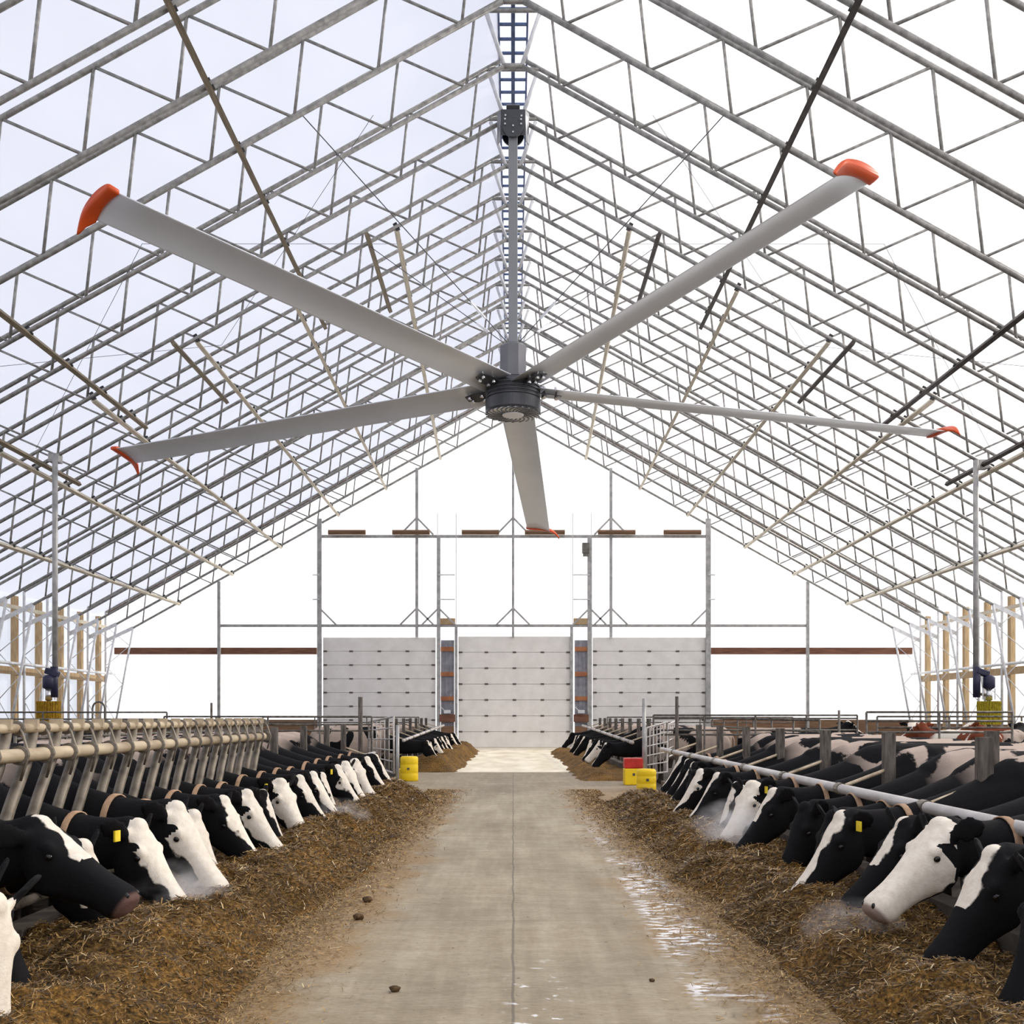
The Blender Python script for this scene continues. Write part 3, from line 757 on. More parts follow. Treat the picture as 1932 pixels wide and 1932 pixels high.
# ------------------------------------------------------------------ cows
def ellring(c, ux, uz, rx, rz, n=22, p=2.3):
    out = []
    for k in range(n):
        a = 2 * PI * k / n; ca, sa = math.cos(a), math.sin(a)
        out.append(c + ux * (rx * math.copysign(abs(ca) ** (2 / p), ca)) + uz * (rz * math.copysign(abs(sa) ** (2 / p), sa)))
    return out
def blob(mb, c, ux, uy, uz, rx, ry, rz, n=14, m=8):
    rs = []
    for i in range(m + 1):
        a = -PI / 2 + PI * i / m; k = max(math.cos(a), .04)
        rs.append([c + uy * (ry * math.sin(a)) + ux * (rx * k * math.cos(2 * PI * j / n)) + uz * (rz * k * math.sin(2 * PI * j / n)) for j in range(n)])
    mb.rings(rs)
def cow_template(name, poll, pitch, yaw=0.0, ear_up=0.1, voxel=.017, roll=0.0):
    mb = MB(); X = Vector((1, 0, 0)); Y = Vector((0, 1, 0)); Z = Vector((0, 0, 1))
    # trunk
    DY = -.36
    st = [(-2.02, .98, .10, .14), (-1.97, 1.02, .20, .24), (-1.85, 1.05, .25, .30), (-1.65, 1.00, .285, .35), (-1.35, .94, .33, .40), (-1.0, .93, .35, .41), (-.68, .95, .33, .39),
          (-.42, .98, .28, .37), (-.22, .98, .23, .33), (-.05, .96, .17, .26), (.05, .95, .10, .16)]
    mb.rings([ellring(Vector((0, y + DY, z)), X, Z, rx * .84, rz) for y, z, rx, rz in st])
    for s in (-1, 1):   # hips and shoulders
        blob(mb, Vector((s * .20, -1.70 + DY, 1.22)), X, Y, Z, .10, .16, .10)
        blob(mb, Vector((s * .20, -.38 + DY, .92)), X, Y, Z, .12, .20, .34)
        blob(mb, Vector((s * .19, -1.72 + DY, .86)), X, Y, Z, .14, .26, .34)
        # hind leg
        mb.tube([(s * .19, -1.72 + DY, .80), (s * .2, -1.62 + DY, .66), (s * .2, -1.76 + DY, .50), (s * .2, -1.80 + DY, .44), (s * .2, -1.74 + DY, .24), (s * .2, -1.71 + DY, .10), (s * .2, -1.69 + DY, .06), (s * .2, -1.66 + DY, .0)],
                [.15, .12, .075, .062, .046, .05, .06, .068], 12)
        # front leg
        mb.tube([(s * .17, -.34 + DY, .82), (s * .17, -.33 + DY, .62), (s * .16, -.32 + DY, .44), (s * .16, -.32 + DY, .40), (s * .16, -.33 + DY, .2), (s * .16, -.33 + DY, .10), (s * .16, -.31 + DY, .06), (s * .16, -.29 + DY, 0)],
                [.13, .09, .058, .056, .042, .046, .056, .064], 12)
    blob(mb, Vector((0, -1.50 + DY, .60)), X, Y, Z, .16, .20, .13)      # udder
    mb.tube([(0, -2.0 + DY, 1.2), (0, -2.08 + DY, 1.05), (0, -2.09 + DY, .7), (0, -2.08 + DY, .45), (0, -2.08 + DY, .30)], [.035, .026, .022, .035, .022], 8)
    # head frame
    cy, sy = math.cos(yaw), math.sin(yaw); cp, sp = math.cos(pitch), math.sin(pitch)
    R = Matrix.Rotation(yaw, 3, 'Z') @ Matrix.Rotation(roll, 3, 'Y')
    d = R @ Vector((0, cp, -sp)); nn = R @ Vector((0, sp, cp)); hx = R @ X
    Pp = Vector(poll)
    HS = [(-.05, .055, .09, -.03), (0, .085, .16, 0), (.07, .105, .205, .012), (.15, .118, .235, .008), (.21, .115, .238, .0), (.28, .098, .215, -.006), (.36, .084, .182, -.010),
          (.44, .077, .158, -.010), (.51, .079, .150, -.004), (.56, .088, .150, 0), (.60, .082, .132, -.008), (.63, .055, .08, -.025)]
    HS = [(a_, b_ * 1.10, c_ * (1.22 if a_ > .05 else 1.08), e_) for a_, b_, c_, e_ in HS]
    cen = []
    rs = []
    for s_, hw, dep, off in HS:
        c = Pp + d * s_ + nn * (off - dep / 2); cen.append((c, hw, dep)); rs.append(ellring(c, hx, nn, hw, dep / 2, 22, 2.5))
    mb.rings(rs)
    blob(mb, Pp + d * .0 + nn * -.02, hx, d, nn, .065, .06, .05)                # poll tuft
    for s in (-1, 1):
        blob(mb, Pp + d * .155 + nn * -.045 + hx * s * .106, hx, d, nn, .03, .045, .035)   # brow
        blob(mb, Pp + d * .20 + nn * -.19 + hx * s * .082, hx, d, nn, .035, .11, .085)   # cheek
        blob(mb, Pp + d * .575 + nn * -.035 + hx * s * .04, hx, d, nn, .028, .035, .03)   # nostril pad
        # ear, a cupped leaf
        e0 = Pp + d * .035 + nn * -.06 + hx * s * .085
        ed = (hx * s * .8 - d * .42 + nn * (-.10 + ear_up)).normalized()
        en = (d * .75 + nn * .3); en = (en - ed * en.dot(ed)).normalized(); ew = ed.cross(en)
        rr = []
        for t, wv in ((0, .026), (.04, .04), (.09, .070), (.14, .074), (.18, .052), (.215, .016)):
            rr.append(ellring(e0 + ed * t - en * (.10 * t), ew, en, wv, .014 if t > .05 else .02, 12, 2.0))
        mb.rings(rr)
    # jaw line under the head
    # neck
    e = Pp + d * .05 - nn * .085
    A = Vector((0, -.88, 1.01)); B = Vector((0, -.50, .95 + max(0, Pp.z - 1.05) * .25)); E_ = e
    Cc = Vector((0, .10, .70 + max(0, Pp.z - 1.0) * .75)).lerp(E_, .15)
    path = []
    for i in range(11):
        t = i / 10
        p = ((1 - t) ** 3) * A + 3 * t * (1 - t) ** 2 * B + 3 * t * t * (1 - t) * Cc + t ** 3 * E_
        path.append(p)
    rs = []
    nk = []
    for i, p in enumerate(path):
        t = i / 10
        tg = (path[min(i + 1, 10)] - path[max(i - 1, 0)]).normalized()
        ux = tg.cross(Z).normalized() * 1.0; uz = ux.cross(tg).normalized()
        if t > .6: 
            ux = (ux * (1 - (t - .6) / .5) + (-hx if ux.dot(hx) < 0 else hx) * ((t - .6) / .5)).normalized(); ux = (ux - tg * ux.dot(tg)).normalized(); uz = ux.cross(tg)
        rx = .19 * (1 - t) ** 1.1 + .088; rz = .33 * (1 - t) ** 1.15 + .135 * t + .012
        nk.append((p, tg, ux, uz, rx, rz))
        rs.append(ellring(p, ux, uz, rx, rz, 22, 2.1))
    mb.rings(rs)
    me0 = mb.mesh(name + '_raw', M['hide'])
    tmp = bpy.data.objects.new('tmp', me0); COL.objects.link(tmp)
    r = tmp.modifiers.new('r', 'REMESH'); r.mode = 'VOXEL'; r.voxel_size = voxel; r.use_smooth_shade = True
    sm = tmp.modifiers.new('s', 'SMOOTH'); sm.factor = .5; sm.iterations = 3
    dg = bpy.context.evaluated_depsgraph_get()
    me = bpy.data.meshes.new_from_object(tmp.evaluated_get(dg))
    bpy.data.objects.remove(tmp); bpy.data.meshes.remove(me0)
    me.name = name
    n = len(me.vertices); co = np.empty(n * 3); me.vertices.foreach_get('co', co); co = co.reshape(-1, 3)
    rel = co - np.array(Pp); sd_ = rel @ np.array(d); xx = rel @ np.array(hx); nz = rel @ np.array(nn)
    hs = np.array([q[0] for q in HS]); hw = np.interp(sd_, hs, [q[1] for q in HS]); dp = np.interp(sd_, hs, [q[2] for q in HS])
    ang = np.arctan2(np.abs(xx) / hw, (nz + dp / 2) / (dp / 2)) / PI
    onhead = (sd_ > -.06) & (np.abs(xx) < .155) & (nz > -.33) & (nz < .1)
    # poll side of the head: keep the neck out
    onhead &= (nz > -.07 - np.clip(sd_, 0, .3) * 1.0)
    fa = np.where(onhead, ang, 2.0); fl = np.where(onhead | (sd_ > .3), sd_ / .62, -1.0)
    fl = np.where((sd_ > .3) & (np.abs(xx) < .15) & (nz > -.34), sd_ / .62, -1.0)
    fa = np.where((fl > 0), ang, fa)
    fa = np.where((sd_ < .13) & (np.abs(xx) > .112), 2.0, fa)
    trunk = np.clip((-.35 - co[:, 1]) / .25, 0, 1)
    for nm, arr in (('face_angle', fa), ('face_along', fl), ('trunk', trunk), ('height', co[:, 2])):
        at = me.attributes.new(nm, 'FLOAT', 'POINT'); at.data.foreach_set('value', arr.astype(np.float32))
    if not me.materials: me.materials.append(M['hide'])
    # child parts
    eyem = MB(); 
    eye_pts = [Pp + d * .185 + nn * -.070 + hx * s * .118 for s in (-1, 1)]
    nos = [Pp + d * .598 + nn * -.026 + hx * s * .044 for s in (-1, 1)]
    p, tg, ux, uz, rx, rz = nk[7]
    cm = MB(); outer = ellring(p, ux, uz, rx + .010, rz + .010, 26, 2.1); o2 = [q + tg * .042 for q in outer]
    inner = ellring(p, ux, uz, rx + .002, rz + .002, 26, 2.1); i2 = [q + tg * .042 for q in inner]
    cm.rings([outer, o2, i2, inner, outer], caps=False)
    tags = []
    for s in (-1, 1):
        ed = (hx * s * .8 - d * .42 + nn * (-.10 + ear_up)).normalized()
        c = Pp + d * .05 + nn * -.06 + hx * s * .085 + ed * .13 + d * .03
        tags.append(MB().box(c, (.055, .012, .065), Matrix((ed, d, nn)).transposed() if False else None).mesh('ear_tag', M['tag']))
    return dict(mesh=me, eyes=eye_pts, nos=nos, collar=cm.mesh('collar', M['collar'], True), tags=tags)

_e = MB(); blob(_e, Vector((0, 0, 0)), Vector((1, 0, 0)), Vector((0, 1, 0)), Vector((0, 0, 1)), .019, .019, .019, 12, 8)
eye_me = _e.mesh('eye', M['eye'], True)
_e.v = [(x * .7, y * .7, z * 1.0) for x, y, z in _e.v]
nos_me = _e.mesh('nostril', M['eye'], True)
r_ = math.radians
T = dict(
    A=cow_template('cow_a', (0, .64, .94), r_(56)),
    B=cow_template('cow_b', (0, .60, .88), r_(66), r_(8), .25),
    C=cow_template('cow_c', (0, .58, 1.10), r_(33), 0, -.1),
    D=cow_template('cow_d', (.06, .62, .95), r_(55), r_(-24), .2),       # turned towards local +x
    E=cow_template('cow_e', (-.06, .62, .95), r_(55), r_(24), .2),       # turned towards local -x
    F=cow_template('cow_f', (0, .30, 1.48), r_(30), r_(20), 0, .026),
    K=cow_template('cow_k', (0, .56, 1.02), r_(43), r_(6), .2),
    H=cow_template('cow_h', (0, .98, .90), r_(84), r_(-10), .2),
    G=cow_template('cow_g', (0, .64, .96), r_(50), 0, .5),
)
def cow(side, y, tpl, label, adv=0.0, yaw=0, dz=0.0, scale=1.0, thresh=.5, blaze=.2, muz=0.0, seed=0, reach=3.0, collar=True, tags=0, z=-.2, group='cows eating at the feed alley', red=False, pos=None, rot=None, nose=True):
    t = T[tpl]
    o = bpy.data.objects.new('cow', t['mesh']); COL.objects.link(o)
    o.scale = (scale,) * 3
    if pos is not None:
        o.location = (*pos, z); o.rotation_euler = (0, 0, math.radians(rot))
    else:
        o.location = (side * (2.9 - adv), y, z + dz)
        o.rotation_euler = (0, 0, side * PI / 2 + math.radians(yaw))
    o['seed'] = float(seed); o['thresh'] = float(thresh); o['blaze'] = float(blaze if blaze > .02 else -1); o['reach'] = float(reach); o['muzzle_white'] = float(muz)
    if red:
        o.material_slots[0].link = 'OBJECT'; o.material_slots[0].material = M['hide_red']
    tag(o, label, 'cow', group)
    for p in t['eyes']: obj('eye', eye_me, o, p)
    if nose:
        for p in t['nos']: obj('nostril', nos_me, o, p)
    if collar: obj('collar', t['collar'], o)
    for k in range(2):
        if tags & (1 << k): obj('ear_tag', t['tags'][k], o)
    return o

# camera side of a left cow (facing +x) is its local +x side; of a right cow its local -x side
LEFT = [  # y, template, kwargs, label
    (4.14, 'H', dict(blaze=1.3, adv=.02, seed=3, thresh=.55), 'white-headed cow cut off at the lower left edge of the picture'),
    (4.76, 'B', dict(blaze=.0, seed=11, thresh=.62, adv=.02), 'all-black cow nosing low into the feed below the raised black head'),
    (5.38, 'C', dict(blaze=.16, reach=.12, seed=21, thresh=.52, adv=.0, dz=-.02), 'black cow with raised muzzle and open mouth, near the left edge'),
    (6.0, 'B', dict(blaze=.42, reach=.22, seed=5, thresh=.6, adv=-.05), 'black cow with a white forehead blotch and tan collar, left side'),
    (6.62, 'A', dict(blaze=.34, seed=42, thresh=.5, tags=2), 'cow with yellow ear tag and white face stripe, left row'),
    (7.25, 'A', dict(blaze=.47, seed=8, thresh=.55, scale=1.06, muz=.7), 'large cow with wide white face and pink nose, left row'),
    (7.88, 'B', dict(blaze=.42, seed=64, thresh=.5), 'cow with a creamy white cheek half behind the large white face'),
    (8.52, 'A', dict(blaze=.22, seed=77, thresh=.47), 'cow with straight white blaze right behind the creamy white cheek'),
    (9.2, 'A', dict(blaze=.44, seed=15, thresh=.52), 'cow with a broad yellowish white face above a dark cheek, left row'),
    (9.95, 'B', dict(blaze=.14, seed=23, thresh=.55), 'cow with narrow white blaze behind the broad yellowish face'),
    (10.7, 'D', dict(blaze=.55, seed=31, thresh=.5, tags=2), 'white-faced cow below the yellow tag in the middle of the left row'),
    (11.45, 'A', dict(blaze=.24, seed=36, thresh=.46), 'brown-polled cow with thin white blaze, mid left row'),
    (12.2, 'A', dict(blaze=.30, seed=49, thresh=.5), 'cow with white blaze just before the left neck rail starts'),
    (13.0, 'B', dict(blaze=.22, reach=.7, seed=52, thresh=.44), 'small-looking cow with pointed white blaze under the left neck rail'),
    (13.9, 'A', dict(blaze=.33, seed=60, thresh=.48, tags=2), 'cow with white forehead under the start of the left neck rail'),
    (14.8, 'D', dict(blaze=.28, seed=66, thresh=.42), 'cow with speckled forehead and black cheek under the left neck rail'),
    (15.7, 'D', dict(blaze=.45, seed=71, thresh=.47, tags=2), 'cow with white face and green ear tag near the left gate'),
    (16.7, 'A', dict(blaze=.30, seed=83, thresh=.45), 'cow with white blaze, last but one before the left gate'),
    (17.7, 'A', dict(blaze=.22, seed=90, thresh=.45), 'last cow of the near left row, beside the yellow drum'),
]
for y, tp, kw, lab in LEFT:
    kw['yaw'] = -12 if y < 8.6 else -8; cow(-1, y, tp, lab, **kw)
RIGHT = [
    (4.6, 'B', dict(blaze=.0, seed=4, thresh=.55, scale=1.05, adv=.0, yaw=-4, collar=False), 'black cow nearest the camera in the lower right corner'),
    (5.23, 'A', dict(blaze=.20, reach=.25, seed=14, thresh=.53, adv=-.04), 'black cow with white forehead tuft behind the nearest right cow'),
    (5.86, 'K', dict(blaze=.74, muz=.5, seed=33, thresh=.55, adv=.04, dz=.0, scale=1.0), 'cow with an almost all-white head in profile, right row foreground'),
    (6.5, 'G', dict(blaze=.12, reach=.5, seed=47, thresh=.5, adv=-.08), 'black cow with one ear pricked up, behind the white head'),
    (7.15, 'A', dict(blaze=.16, seed=51, thresh=.5, tags=1, adv=.10), 'black cow with thin white blaze, white tuft and yellow ear tag, right row'),
    (7.8, 'B', dict(blaze=.0, seed=58, thresh=.45), 'plain black head with dusty muzzle behind the thin white blaze, right row'),
    (8.5, 'B', dict(blaze=.0, seed=62, thresh=.46), 'black cow whose back is white with one round patch, right row'),
    (9.35, 'A', dict(blaze=.14, reach=.1, seed=70, thresh=.44), 'dark-headed cow below the second bracket of the right rail'),
    (10.3, 'E', dict(blaze=.60, seed=76, thresh=.46, muz=.6, tags=1, adv=.02), 'white-faced cow looking at the camera with dark nose band, right row'),
    (11.1, 'B', dict(blaze=.10, seed=81, thresh=.44), 'black cow behind the white face that looks at the camera'),
    (11.9, 'A', dict(blaze=.12, seed=87, thresh=.42), 'cow with mostly white back, mid right row'),
    (12.75, 'A', dict(blaze=.28, seed=95, thresh=.45, adv=.04), 'cow with white stripe face and white cheek spot, right row'),
    (13.6, 'B', dict(blaze=.0, seed=99, thresh=.43), 'black-headed cow next to the yellow block, right row'),
    (14.6, 'A', dict(blaze=.1, seed=103, thresh=.42, adv=-.2), 'cow half hidden behind the rail end, right row'),
    (15.7, 'A', dict(blaze=.1, seed=108, thresh=.45, adv=-.3), 'last but one cow before the right gate'),
    (16.9, 'A', dict(blaze=.1, seed=111, thresh=.45, adv=-.4), 'last cow of the near right row, at the gate'),
]
for y, tp, kw, lab in RIGHT:
    kw['yaw'] = 9 if y < 8 else 6; kw['thresh'] = kw['thresh'] + .065; cow(1, y, tp, lab, **kw)
FL = [(27.6, 'A', .2), (28.9, 'B', .3), (30.2, 'A', .45), (31.6, 'E', .3), (33.0, 'A', .25), (34.6, 'A', .3), (36.3, 'B', .2), (38.2, 'A', .4), (40.4, 'A', .2)]
for i, (y, tp, b) in enumerate(FL):
    cow(-1, y, tp, 'distant cow beyond the left gate, %s in its row counted from the gate' % ordn(i), blaze=b, seed=120 + 7 * i, thresh=.42, adv=.05, collar=False, group='far cows beyond the left gate')
FR = [(25.4, 'A', .1, .45), (27.2, 'G', .9, .42), (29.0, 'A', .1, .5), (31.0, 'B', .3, .42), (33.2, 'A', .2, .4), (35.5, 'A', .1, .42), (38.0, 'B', .2, .42), (41.0, 'A', .1, .45)]
for i, (y, tp, b, th) in enumerate(FR):
    lab = 'white-headed distant cow beyond the right gate, muzzle in the feed' if i == 1 else 'distant cow beyond the right gate, %s in its row counted from the gate' % ordn(i)
    cow(1, y, tp, lab, blaze=b, seed=200 + 9 * i, thresh=th, adv=.05, collar=False, group='far cows beyond the right gate')
# cows standing in the pens
BG = [((7.6, 24.9), -80, False, .5, 'black cow standing side-on far behind the right row'),
      ((8.5, 21.7), 8, True, .45, 'red and white cow seen from behind between the right railings'),
      ((9.5, 25.1), 150, False, .55, 'black cow beside the red and white one'),
      ((10.4, 21.8), -30, False, .42, 'white cow with dark shoulder near the right edge'),
      ((11.4, 25.6), 60, True, .5, 'red cow at the right edge behind the white one'),
      ((6.6, 13.2), 80, False, .38, 'pale-backed cow standing in the second line behind the right row'),
      ((7.0, 11.6), 100, False, .40, 'spotted cow standing behind the right row near the brush'),
      ((6.8, 9.9), 95, False, .42, 'spotted cow standing behind the foremost right cows'),
      ((-6.6, 11.5), -85, False, .42, 'spotted cow standing behind the left stall barrier'),
      ((-7.4, 17.0), -95, False, .45, 'spotted cow standing behind the left neck rail'),
      ((-7.3, 21.2), -100, False, .4, 'pale cow standing behind the left gate')]
for i, (p, r, red, th, lab) in enumerate(BG):
    cow(0, 0, 'F' if i < 5 else 'C', lab, pos=p, rot=r, thresh=th, blaze=.3, seed=300 + 11 * i, collar=False, red=red, z=-.2, group='cows standing in the pens')
# ------------------------------------------------------------------ feed barriers, rails, gates
# left slanted stall barrier
fb = thing('stall_barrier', 'slanted steel headlock barrier with two pipes on the left', 'barrier', (-2.9, 8, 0))
y0, y1 = 2.5, 12.1
MB().tube([(0, y0 - 8, 1.33), (0, y1 - 8, 1.33)], .028, 12).build('top_pipe', M['pipe'], fb, True)
MB().tube([(.05, y0 - 8, 1.175), (.05, y1 - 8, 1.175)], .040, 12).build('lower_pipe', M['pipe'], fb, True)
MB().tube([(0, y0 - 8, .30), (0, y1 - 8, .30)], .03, 12).build('bottom_pipe', M['slat'], fb, True)
sl = MB().tube([(-.02, .10, 1.31), (0, 0.0, 1.16), (0, -.20, .92), (0, -.40, .66), (0, -.58, .30)], .036, 10).mesh('slat', M['slat'], True)
sl2 = MB().tube([(-.05, .06, 1.31), (-.05, -.04, 1.1), (-.05, -.24, .86), (-.05, -.42, .60), (-.05, -.60, .30)], .029, 8).mesh('slat', M['slat'], True)
cl = MB().box((0, 0, .0), (.075, .05, .06)).mesh('clamp', M['pipe'])
rg = MB().lathe([(.034, -.012), (.046, -.008), (.046, .008), (.034, .012)], n=12)
rg.v = [(x, z, y) for x, y, z in rg.v]; rg = rg.mesh('pipe_ring', M['slat'])
rg2 = rg.copy(); rg2.name = 'pipe_ring'
hd = MB().tube([(0, .04, 1.35), (.05, .0, 1.30), (.10, -.03, 1.18), (.07, -.07, 1.03)], .009, 6).mesh('latch_rod', M['slat'], True)
for i in range(29):
    y = 2.6 + .34 * i - 8
    obj('slat', sl, fb, (0, y, 0)); obj('slat', sl2, fb, (0, y + .13, 0))
    obj('clamp', cl, fb, (.0, y + .05, 1.355), (0, 0, .2)); obj('pipe_ring', rg, fb, (0, y + .2, 1.33))
    r2 = obj('pipe_ring', rg, fb, (.05, y + .12, 1.175)); r2.scale = (1.25, 1.3, 1.25)
    obj('latch_rod', hd, fb, (0, y + .16, 0))

def neck_rail(name_label, side, ya, za, yb, zb, posts, zt=1.26, xr=2.75, xp=3.2, r=.042, group='feed rails'):
    t = thing('feed_rail', name_label, 'rail', (0, 0, 0), 0, group)
    MB().tube([(side * xr, ya, za), (side * xr, yb, zb)], r, 12).build('neck_pipe', M['galv_light'] if False else M['rail'], t, True)
    for y in posts:
        p = MB().box((side * xp, y, (zt - .1) / 2), (.09, .09, zt + .1)).build('post', M['postmat'], t)
        f = (y - ya) / (yb - ya)
        if -0.02 <= f <= 1.02:
            zr = za + (zb - za) * f
            MB().tube([(side * xp, y, zr + .16), (side * xr, y - .12, zr + .01)], .016, 8).build('bracket', M['pipe'], t)
            MB().tube([(side * xr, y - .17, zr), (side * xr, y - .07, zr)], r + .008, 12).build('clamp', M['slat'], t)
    return t
M['rail'] = noisy('worn_rail', (0.42, 0.39, 0.36), (0.60, 0.56, 0.52), 6, .45, .2, stretch=(1, .4, 1))
M['postmat'] = noisy('weathered_post', (0.055, 0.045, 0.036), (0.16, 0.135, 0.11), 5, .8, stretch=(6, 6, 1))
neck_rail('long pale neck rail on posts in front of the right cows', 1, 2.5, .795, 19.6, .795, [3.5, 5.35, 7.2, 9.03, 10.86, 12.7, 14.55, 16.4, 18.25])
neck_rail('pale neck rail on posts in front of the rear left cows', -1, 12.9, .67, 21.0, .67, [14.2, 16.2, 18.2, 20.0])
neck_rail('distant neck rail beyond the left gate', -1, 26.6, .80, 42, 1.05, [27.0, 29, 31, 33, 35, 37, 39], 1.35)
neck_rail('distant neck rail beyond the right gate', 1, 24.4, .80, 42, 1.05, [25, 27.0, 29, 31, 33, 35, 37, 39], 1.35)

def railing(label, pts, zs, step, r=.02, mat=None, zt=None, end_round=False):
    """pipe railing along the ground line pts with pipes at heights zs"""
    a, b = Vector((*pts[0], 0)), Vector((*pts[1], 0)); d = b - a; L_ = d.length
    t = thing('pipe_railing', label, 'railing', a, 0, 'pen railings')
    mat = mat or M['pipe_grey']
    for z in zs: MB().tube([(0, 0, z), (d.x, d.y, z)], r, 8).build('pipe', mat, t, True)
    n = max(1, round(L_ / step))
    pm = MB().tube([(0, 0, -.1), (0, 0, zt or max(zs))], r * 1.1, 8).mesh('post', mat, True)
    for i in range(n + 1): obj('post', pm, t, d * (i / n))
    return t
railing('double-topped pipe railing crossing behind the right gate', ((3.1, 23.4), (7.6, 23.4)), (1.43, 1.36, 1.10, 1.0), 1.15)
railing('pipe railing crossing the pen further right of the gate', ((7.9, 23.0), (12.6, 23.0)), (1.40, 1.16, .95), 1.5)
railing('high pipe railing below the right cow brush', ((6.3, 18.9), (8.9, 18.9)), (1.48, 1.32, 1.12), 1.25)
railing('pipe railing lying along the back of the right stalls', ((5.9, 20.4), (6.2, 33.0)), (1.33, 1.1), 2.1)
railing('pipe railing crossing behind the left gate', ((-7.9, 24.0), (-3.2, 24.0)), (1.40, 1.22, 1.08), 1.1)
railing('pipe railing behind the rear left neck rail', ((-6.2, 13.2), (-5.9, 21.5)), (1.30, 1.12), 1.4)
railing('long pipe railing between the left brush and the gable', ((-12.3, 24.5), (-8.0, 24.5)), (1.50, 1.34), 1.6)
railing('far railing crossing the pens before the left door', ((-8.5, 36.0), (-3.2, 36.0)), (1.38, 1.2), 1.6)
railing('far railing crossing the pens before the right door', ((3.2, 36.0), (9.5, 36.0)), (1.38, 1.2), 1.6)
# hoop rail
c = P(186, 1352, 20)
hp = [(c.x - .115, 20, -.1), (c.x - .115, 20, 1.55)] + [(c.x + .115 * -math.cos(a), 20, 1.55 + .13 * math.sin(a)) for a in [PI * k / 8 for k in range(1, 8)]] + [(c.x + .115, 20, 1.55), (c.x + .115, 20, -.1)]
o = MB().tube(hp, .018, 8).build('hoop_rail', M['pipe_grey'], None, True); tag(o, 'rusty hoop of bent pipe standing behind the left barrier', 'pipe')
# tall posts
for (px, y0_, D, w_, lab) in ((680, 1315, 23.6, .09, 'tall grey post beside the left gate'), (1215, 1318, 22.0, .07, 'slim grey post at the free end of the right gate'),
                              (1277, 1314, 23.0, .07, 'tall dark post behind the right gate'), (399, 1326, 24.2, .05, 'short pipe post sticking up behind the left barrier'),
                              (750, 1368, 22.4, .07, 'grey gate post by the yellow drum'), (1583, 1340, 23, .05, 'stubby valve post on the right railing')):
    top = P(px, y0_, D)
    o = MB().tube([(top.x, D, -.1), (top.x, D, top.z)], w_ / 2 * 1.1, 10).build('steel_post', (M['postmat'] if px in (680, 1277) else M['track']) if w_ > .05 else M['pipe_grey'], None, True); tag(o, lab, 'post')
# gates
def gate(label, a, b, zl, za, zb, nv, nh, post_at=None):
    """a, b ground points of its ends; za, zb top heights"""
    t = thing('grid_gate', label, 'gate', (0, 0, 0), 0, 'alley gates')
    a = Vector((*a, 0)); b = Vector((*b, 0))
    def pt(f, g):
        zt = za + (zb - za) * f
        return a.lerp(b, f) + Vector((0, 0, zl + (zt - zl) * g))
    MB().tube([pt(0, 0), pt(0, 1), pt(1, 1), pt(1, 0), pt(0, 0)], .024, 8).build('gate_frame', M['rail'], t, True)
    for i in range(1, nv): MB().tube([pt(i / nv, 0), pt(i / nv, 1)], .013, 6).build('vertical_bar', M['rail'], t, True)
    for i in range(1, nh): MB().tube([pt(0, i / nh), pt(1, i / nh)], .016, 6).build('horizontal_bar', M['rail'], t, True)
    return t
gate('swung-open grid gate at the end of the left row', (-3.48, 25.6), (-2.50, 22.2), .22, 1.28, 1.40, 6, 5)
gate('grid gate closing the gap at the end of the right row', (2.80, 22.3), (3.40, 23.4), .18, 1.16, 1.28, 6, 5)
gate('small second gate behind the right grid gate', (3.45, 23.6), (4.0, 26.0), .5, 1.22, 1.30, 4, 4)

# drums and bollards
def drum(label, px0, px1, ytop, D, z1=None, red=False):
    cx = ((px0 + px1) / 2 - 968) * D / FPX; w_ = (px1 - px0) * D / FPX; zt = EYE + (1352 - ytop) * D / FPX
    t = thing('yellow_drum' if not red else 'marker_block', label, 'drum' if not red else 'block', (cx, D, 0))
    if not red:
        r = w_ / 2
        MB().lathe([(r * .94, 0), (r, .02), (r, zt * .30), (r * .97, zt * .33), (r, zt * .36), (r, zt * .66), (r * .97, zt * .69), (r, zt * .72), (r, zt - .03), (r * .93, zt)], n=28).build('shell', M['yellow'], t, True)
        MB().lathe([(r * .80, zt - .01), (r * .86, zt - .01), (r * .86, zt + .012), (r * .80, zt + .012)], n=28).build('lid', M['yellow'], t)
        MB().box((0, -r * .99, zt * .52), (.05, .02, .05)).build('bung', M['hinge'], t)
    else:
        MB().box((0, 0, zt * .31), (w_, w_, zt * .62)).build('yellow_base', M['yellow'], t, bevel=.02)
        MB().box((0, 0, zt * .81), (w_, w_, zt * .38)).build('red_top', M['red'], t, bevel=.02)
        MB().box((0, -w_ / 2, zt * .4), (.05, .02, .05)).build('bung', M['hinge'], t)
    return t
drum('yellow dented plastic drum at the left alley corner', 755, 789, 1428, 23.1)
drum('red-topped yellow block at the right alley corner', 1177, 1211, 1430, 21.8, red=True)
drum('cut yellow drum beside the red-topped block on the right', 1201, 1238, 1452, 20.2)
drum('small red and yellow block right of the central door', 1085, 1106, 1386, 44.5, red=True)
drum('small red block left of the central door', 841, 856, 1388, 45.0, red=True)
o = MB().box((-2.45, 23.6, .12), (.3, .3, .24)).build('yellow_crate', M['yellow'], bevel=.02); tag(o, 'small yellow crate half hidden behind the left drum', 'crate')

